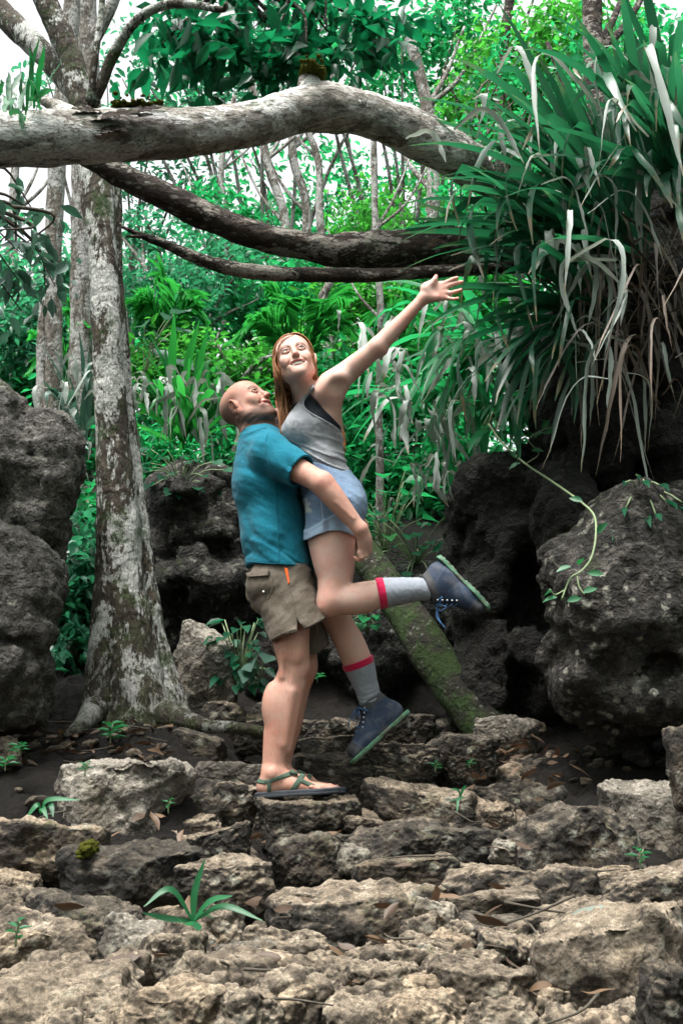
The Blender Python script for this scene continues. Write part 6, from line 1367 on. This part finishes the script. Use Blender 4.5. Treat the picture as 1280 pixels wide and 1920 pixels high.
    for i in range(4):
        a, b, c = J(459 + 3 * i, 884, 5.05 + .02 * i), J(456 + 3 * i, 900, 5.045 + .021 * i), J(456 + 3 * i, 911 - abs(i - 1.5) * 2, 5.045 + .021 * i)
        f.cone(a, b, .0095, .0085, .006); f.cone(b, c, .0085, .0075, .003)
    f.cone(J(466, 868, 5.07), J(470, 884, 5.03), .011, .009, .01)
    nb = J(576, 748, 4.83)
    f.limb([(*nb, .062), (*H.w(0, -.030, -.075), .050), (*H.w(0, -.022, -.03), .052)], .03)
    sculpt_head(f, H, True)
    f.cone(H.w(-.052, -.03, -.05), J(569, 746, 4.755), .010, .009, .016)          # neck cord
    f.cone(J(569, 746, 4.755), J(604, 722, 4.70), .010, .012, .025)               # collar bone
    # open hand, palm to the camera
    Yh = 4.555
    h = lambda x, y, dy=0.0: J(x, y, Yh + dy)
    V3 = lambda zx, zy: (760 + zx * 140 / 1280, 490 + zy * 110 / 1006)
    hz = lambda zx, zy, dy=0.0: h(*V3(zx, zy), dy)
    f.cone(WR, hz(400, 560), .0245, .024, .02)
    fl = ((0, 1, 0), .55)
    f.cone(hz(370, 450), hz(610, 420), .026, .022, .012, 'add', fl); f.cone(hz(390, 560), hz(640, 530), .027, .022, .012, 'add', fl)
    f.cone(hz(410, 630), hz(640, 610), .020, .017, .012, 'add', fl)
    f.cone(hz(355, 470, -.008), hz(450, 380, -.012), .020, .015, .016)           # ball of the thumb
    f.cone(hz(430, 620, -.006), hz(520, 620, -.006), .013, .012, .016)
    f.cone(hz(450, 380, -.012), hz(495, 320, -.016), .0135, .0115, .006); f.cone(hz(495, 320, -.016), hz(523, 258, -.012), .0110, .0090, .004)
    for base_, mid, mid2, tip, r in (((630, 400), (710, 355), (790, 315), (880, 283), .0100), ((665, 460), (760, 410), (860, 375), (965, 352), .0104), ((670, 540), (765, 545), (860, 520), (945, 492), .0098), ((650, 615), (735, 640), (815, 648), (895, 634), .0085)):
        P = [hz(*base_), hz(*mid, -.003), hz(*mid2, -.010), hz(*tip, -.020)]
        for i, (a, b) in enumerate(zip(P[:-1], P[1:])): f.cone(a, b, r * (1.04 - .08 * i), r * (.98 - .09 * i), .004 if i else .008)
    base = (.56, .375, .32)
    def cols(V):
        c = face_cols(H, V, base, (.50, .19, .18), (.11, .05, .03), .0042)
        px, py = proj(V)
        knee = np.exp(-(((px - 615) / 26) ** 2 + ((py - 1140) / 24) ** 2)) * .35
        hnd = np.clip((px - 800) / 20, 0, 1) * (py < 580) * .5
        crease = np.exp(-((np.hypot(px - 800, py - 530) - 33) / 1.2) ** 2) * (px > 822) * (py < 545) * .5 + np.exp(-((py - 541 - .12 * (px - 815)) / 1.0) ** 2) * (px > 812) * (px < 834) * .35
        for m, cc in ((knee, (.56, .25, .19)), (hnd, (.63, .36, .30)), (crease * (V[:, 1] < 4.56), (.42, .18, .14))): c = c * (1 - m[:, None]) + np.array(cc) * m[:, None]
        fr = (perlin(V * 210) > .50) * (np.linalg.norm(H.local(V), axis=1) < .2) * .22
        return c * (1 - fr[:, None]) + np.array((.42, .22, .14)) * fr[:, None]
    body_obj('body', f, M_skin_w, root, cols)
    for s in (-1, 1): eyeball(H, s, H.M @ np.array((-.42, 1, .22)), (.07, .085, .08), root)
    teeth(H, root)
    mb = MB(); a, b = V3(745, 545); c0 = hz(735, 543, -.003); ax_ = unit(hz(860, 520) - hz(670, 540))
    t1 = unit(np.cross(ax_, (0, 0, 1))); t2 = np.cross(ax_, t1); th = np.linspace(0, 2 * math.pi, 20)
    mb.add(*tube([c0 + .0108 * (math.cos(t) * t1 + math.sin(t) * t2) for t in th], .0013, 6)); link('ring', mb.mesh('ring'), M_metal, root)
    # --- sports bra, tank top
    tl, th_ = np.array((J(505, 880, 4.9)[0], 4.58, J(600, 905, 4.85)[2])), np.array((J(665, 880, 4.7)[0], 5.12, J(590, 705, 4.8)[2]))
    def flank(f, g):
        torso(f, g); f.cone(J(626, 738, 4.68), J(616, 800, 4.78), .035 + g, .050 + g, .06)
        f.cone(J(605, 735, 4.67), J(634, 712, 4.64), .038 + g, .045 + g, .04)
    f = Field(*grid_for(tl, th_, .0042)); flank(f, .0045)
    cut_poly(f, [(590, 716), (574, 722), (560, 748), (536, 776), (520, 800), (515, 850), (640, 850), (639, 800), (625, 785), (605, 765), (583, 741), (585, 728)], 4.75)
    body_obj('sports_bra', f, M_bra, root)
    f = Field(*grid_for(tl, th_, .0042)); flank(f, .0105)
    def wr(p):
        x, y = proj(p); low = np.clip((y - 800) / 60, 0, 1)
        a = .0035 * fbm(np.stack([x * .035, p[:, 1] * 6, y * .045], 1), 3)
        fo = np.abs(perlin(np.stack([(x + .4 * y) * .012, p[:, 1] * 5, (y - .45 * x) * .075], 1)))
        dr = np.abs(perlin(np.stack([x * .085 - y * .02, p[:, 1] * 4, y * .008 + 5], 1)))
        return a - .013 * low * np.clip(.3 - fo, 0, 1) * 2 + .004 * low + .007 * np.clip((y - 862) / 20, 0, 1) - .006 * (1 - low) * np.clip(.25 - dr, 0, 1) * 2
    f.noise(wr, .05)
    tp = [(588, 719), (580, 727), (568, 743), (542, 775), (526, 803), (512, 850), (515, 905), (620, 905), (648, 892), (662, 870), (640, 812), (637, 809), (623, 798), (601, 786), (575, 771), (566.5, 757), (573, 745), (589, 725)]
    cut_poly(f, tp, 4.75)
    tk = body_obj('tank_top', f, M_tank, root)
    mb = MB()
    for line in ([(589, 725), (574, 746), (568, 757), (576, 770.5), (601.5, 785), (623, 797), (637, 808)],):
        n_, V = 40, None; me = tk.data; A = np.empty(len(me.vertices) * 3, np.float32); me.vertices.foreach_get('co', A); A = A.reshape(-1, 3); x, y = proj(A)
        P = []
        for q in spline(np.array(line, float), n_):
            d = np.hypot(x - q[0], y - q[1]); s = d < d.min() + 4; P.append(J(q[0], q[1], A[s][:, 1].min() - .001))
        mb.add(*tube(smooth_line(smooth_line(np.array(P))), .0032, 6))
    link('piping', mb.mesh('piping'), M_tank, tk)
    # --- denim shorts with turned-up cuffs
    f = Field(*grid_for(np.array((J(545, 1000, 4.9)[0], 4.56, J(600, 1035, 4.8)[2])), np.array((J(705, 950, 4.7)[0], 5.15, J(620, 860, 4.85)[2])), .0042))
    torso(f, .009)
    f.limb([P4(622, 955, YN, 50), P4(621, 1002, YN, 50.5), P4(621, 1030, YN, 51)], .03)
    f.limb([P4(628, 955, YF, 49), P4(629, 1002, YF, 49), P4(629, 1030, YF, 49)], .03)
    def wr(p):
        x, y = proj(p); a = .0028 * fbm(np.stack([p[:, 0] * 14, p[:, 1] * 14, (p[:, 2] + .5 * p[:, 0]) * 22], 1), 3)
        fo = np.abs(perlin(np.stack([p[:, 0] * 5, p[:, 1] * 5, (p[:, 2] + .6 * p[:, 0]) * 18], 1)))
        hem = 1013 - 34 * np.clip((x - 575) / 60, 0, 1) + 26 * np.clip((x - 632) / 36, 0, 1.3) ** 1.6
        cuff = np.clip((y - hem + 20) / 1.5, 0, 1); line = np.exp(-((y - hem + 11) / 1.6) ** 2)
        return a - .006 * np.clip(.2 - fo, 0, 1) * 2 * (1 - cuff) - .0055 * cuff + .002 * line
    f.noise(wr, .04)
    hem = [(560, 1016), (577, 1012), (595, 1003), (618, 996), (636, 995), (652, 1000), (668, 1008), (700, 1010)]
    cut_poly(f, [(540, 1018)] + hem + [(720, 860), (660, 880), (640, 884), (618, 876), (598, 868), (560, 862)], 4.8)
    f.cone(J(621, 985, YN), J(621, 1035, YN), .100, .1135, .006, 'sub')
    f.cone(J(629, 985, YF), J(629, 1035, YF), .098, .110, .006, 'sub')
    def dc(V):
        x, y = proj(V); c = np.tile((.075, .135, .235), (len(V), 1))
        hem_y = 1013 - 34 * np.clip((x - 575) / 60, 0, 1) + 26 * np.clip((x - 632) / 36, 0, 1.3) ** 1.6
        cuff = np.clip((y - hem_y + 20) / 1.0, 0, 1); fade = np.clip(.5 + 1.1 * perlin(V * 7), 0, 1) * .4 + np.clip((x - 640) / 40, 0, 1) * .25
        seam = np.exp(-((x - 603 + .10 * (950 - y)) / 1.1) ** 2) * (y > 935) * (V[:, 1] < 4.85)
        rip = np.clip((7.5 - np.abs(x - 574.5 - .22 * (y - 945)) - 4 * (perlin(V * 60) > .1)) / 1.5, 0, 1) * np.clip((14 - np.abs(y - 948)) / 2, 0, 1) * (V[:, 1] < 4.9)
        tab = np.clip((6 - np.abs(x - 611)) / .8, 0, 1) * cuff * (V[:, 1] < 4.8)
        belt = np.clip((9 - np.abs(y - 884 - .35 * (x - 610))) / 1, 0, 1) * .25
        pocket = np.exp(-((y - 962 - .5 * (x - 672)) / 1.0) ** 2) * (x > 655) + np.exp(-((y - 900 - .30 * (x - 636)) / 1.0) ** 2) * (x > 630)
        for m, cc in ((fade, (.24, .34, .47)), (cuff * .8, (.26, .35, .46)), (seam * .7, (.42, .48, .55)), (pocket * .6, (.06, .09, .16)), (rip * .9, (.50, .50, .46)), (tab * .75, (.075, .085, .14)), (belt, (.10, .15, .26))):
            m = np.clip(m, 0, 1); c = c * (1 - m[:, None]) + np.array(cc) * m[:, None]
        return c
    body_obj('denim_shorts', f, M_denim, root, dc)
    # --- socks and boots
    def sock(chain, t0, bandw, end):
        P = spline(np.array(chain), 120); s = np.concatenate([[0], np.cumsum(np.linalg.norm(np.diff(P[:, :3], axis=0), axis=1))])
        seg = P[s >= s[np.argmin(np.hypot(*(np.array(proj(P[:, :3])) - np.array(t0)[:, None])))]]
        a = seg[0, :3]; d0 = unit(seg[3, :3] - a)
        f = Field(*grid_for(seg[:, :3].min(0) - .08, seg[:, :3].max(0) + .08, .0034))
        f.limb(list(seg[::6]) + [seg[-1]], .012, .0062)
        tt = lambda p: np.min(np.linalg.norm(p[:, None] - seg[None, ::2, :3], axis=2), 1)
        def wr(p):
            i = np.argmin(np.linalg.norm(p[:, None] - seg[None, ::3, :3], axis=2), 1) * 3; t = i / len(seg)
            u = (p - a) @ unit(seg[-1, :3] - a)
            r = perlin(np.stack([p[:, 0] * 6, p[:, 1] * 9, u * 55 + 2 * p[:, 1] * 8], 1))
            return -.0042 * np.clip(t - .25, 0, 1) * (1.2 - 2.2 * np.abs(r)) * 1.6
        f.noise(wr, .03)
        f.keep(a + d0 * .0, -d0, .001); f.keep(seg[-1, :3] - unit(seg[-1, :3] - seg[-4, :3]) * .004, unit(seg[-1, :3] - seg[-4, :3]), .001)
        so = body_obj('sock', f, M_sock, root)
        g = Field(*grid_for(a - .10, a + .10, .0032)); g.limb(list(seg[:40:5]), .012, .0074); g.keep(a - d0 * .004, -d0, .001); g.keep(a + d0 * bandw, d0, .001)
        body_obj('sock_band', g, M_sockband, so)
    sock(calf, (709, 1113), .030, None)
    sock(farl, (669, 1240), .026, None)
    boot(root, J(799, 1103, YN), J(826, 1046, YN + .01), J(918, 1139, YN - .01), J(900, 1050, YN) - J(850, 1100, YN), (0, 1, 0), '')
    boot(root, J(693, 1311, YF + .10), J(764, 1338, YF + .13), J(661, 1432, YF + .02), J(740, 1420, YF) - J(700, 1380, YF), (0, 1, 0), '')
    # --- hair: a cap swept back from the forehead and long damp locks
    rng = np.random.RandomState(3)
    f = Field(*grid_for(H.c - .19, H.c + .19, .0036))
    E = lambda c, r, kk=0.02, op='add': f.ell(H.w(*c), np.array(r) * H.k, H.M, kk * H.k, op)
    E((0, -.020, .040), (.084, .106, .093), .0); E((0, -.045, -.02), (.080, .075, .085), .03)
    for s in (-1, 1): E((s * .068, -.015, -.01), (.016, .045, .060), .02)
    E((0, .095, -.030), (.064, .085, .100), .012, 'sub')
    E((.004, .10, .022), (.052, .055, .036), .012, 'sub')
    for s in (-1, 1): E((s * .086, -.008, -.012), (.014, .018, .028), .006, 'sub')
    def comb(p):
        q = H.local(p); ang = np.arctan2(q[:, 0], q[:, 2] - .02)
        return .0035 * perlin(np.stack([ang * 16, q[:, 1] * 9, q[:, 2] * 6], 1)) + .002 * perlin(np.stack([ang * 40, q[:, 1] * 12, q[:, 2] * 12], 1))
    f.noise(comb, .03)
    hair = body_obj('hair', f, M_hair, root, None, 1)
    mb = MB()
    def lock(P, r, n=14, a=0.0, seg=5):
        P = spline(np.array(P), n); t = np.linspace(0, 1, n); mb.add(*tube(P, r * (1 - .8 * t ** 2.2) * np.minimum(1, .5 + t * 4), seg), a)
    cl = rng.rand(40, 4)                                                    # damp hair hangs in clumps
    for i in range(330):                                                    # image-left side of the face, falling to the chest
        q = cl[i % 40]; t, s = q[0] + rng.normal(0, .05), q[1] + rng.normal(0, .05); nz = lambda sc: rng.normal(0, sc, 3)
        a = H.w(.045 + .032 * t, .050 - .095 * s, .068 - .040 * t)
        b = H.w(.083 + .009 * q[2], .040 - .09 * s, .004) + nz(.0015); c = H.w(.082 + .012 * q[2], .028 - .08 * s, -.065) + nz(.0045)
        d = J(516 + 16 * q[3] + 8 * s, 738, 4.735 + .10 * s) + nz(.0035); e = J(522 + 22 * q[2], 775 + 12 * q[3], 4.735 + .08 * s) + nz(.004); g = J(528 + 16 * q[2], 800 + 20 * q[3], 4.73 + .08 * s) + nz(.005)
        k = (q[2] - .5) * .014; lock([a, b, c, d + (k, 0, 0), e + (-k, 0, 0), g], .0018 + .0014 * rng.rand(), 20, q[3] * .7 + .3 * rng.rand())
    for i in range(460):                                                    # over the crown from the parting
        s = rng.rand(); sd = -1 if rng.rand() < .45 else 1; y0 = .070 - .125 * s; P = []
        for ph in np.linspace(.06, 1.62, 7):
            y = y0 - .030 * ph * (1 - .3 * s); sc = math.sqrt(max(.15, 1 - ((y + .02) / .110) ** 2)) * (1.012 + .02 * rng.rand())
            P.append(H.w(-.010 * (1 - ph / 1.6) + sd * .086 * sc * math.sin(ph), y, .040 + .094 * sc * math.cos(ph)))
        P.append(H.w(sd * .086, y - .010, -.01) if sd > 0 else H.w(-.080, -.045 - .02 * s, -.005))
        if sd < 0: P.append(H.w(-.072, -.065 - .02 * s, -.06))
        lock(P, .0017 + .0012 * rng.rand(), 18, rng.rand())
    for i in range(240):                                                    # the back, falling behind the neck
        q = cl[(i * 7) % 40]; nz = lambda sc: rng.normal(0, sc, 3); x = -.05 + .12 * q[0]
        a = H.w(x, -.085, -.01); b = H.w(x, -.085, -.09) + nz(.004)
        d = J(522 + 26 * q[1], 745, 4.84) + nz(.006); e = J(526 + 22 * q[2], 785 + 15 * q[3], 4.80) + nz(.006)
        lock([a, b, d, e], .0022 + .0015 * rng.rand(), 16, q[3] * .7 + .3 * rng.rand())
    for i in range(300):                                                    # behind the ear, down behind the raised shoulder
        q = cl[i % 40]; t = q[0] + rng.normal(0, .04); nz = lambda sc: rng.normal(0, sc, 3)
        a = H.w(-.074 + .10 * t, -.040 - .05 * q[1], .02 - .05 * q[2]); b = H.w(-.078 + .11 * t, -.070, -.075) + nz(.003)
        c = J(604 - 30 * t, 728, 4.90) + nz(.004); d = J(630 - 20 * t, 775, 4.985) + nz(.005); e = J(643 - 12 * t, 815 + 12 * q[3], 4.99) + nz(.006); g = J(643 - 14 * t, 838 + 22 * q[3], 4.975) + nz(.007)
        lock([a, b, c, d, e, g], .0020 + .0015 * rng.rand(), 20, q[3] * .7 + .3 * rng.rand())
    for _ in range(5):                                                      # wisps and flyaways
        k = rng.normal(0, .004, 3)
        lock([H.w(-.016, .080, .084) + k, H.w(.030, .080, .070) + k, H.w(.056, .066, .045) + k, H.w(.071, .055, .000), H.w(.080, .040, -.06) + k], .0013, 18, rng.rand())
    link('locks', mb.mesh('locks'), M_hair, hair)
    return root
mt = Mat('auburn hair'); aa = mt.attr('rnd'); nn = mt.noise(55, 4, .6, co=mt.map((1, 1, .25)))
cc = mt.mix(nn, (.075, .030, .012), (.32, .14, .058)); cc = mt.mix(mt.math('MULTIPLY', mt.math('POWER', aa, 2.0), .6), cc, (.46, .20, .088))
M_hair = mt.principled(cc, .42, mt.bump(mt.noise(260, 2, .6, co=mt.map((1, 1, .15))), .35, .003), .4)
build_man(); build_woman()
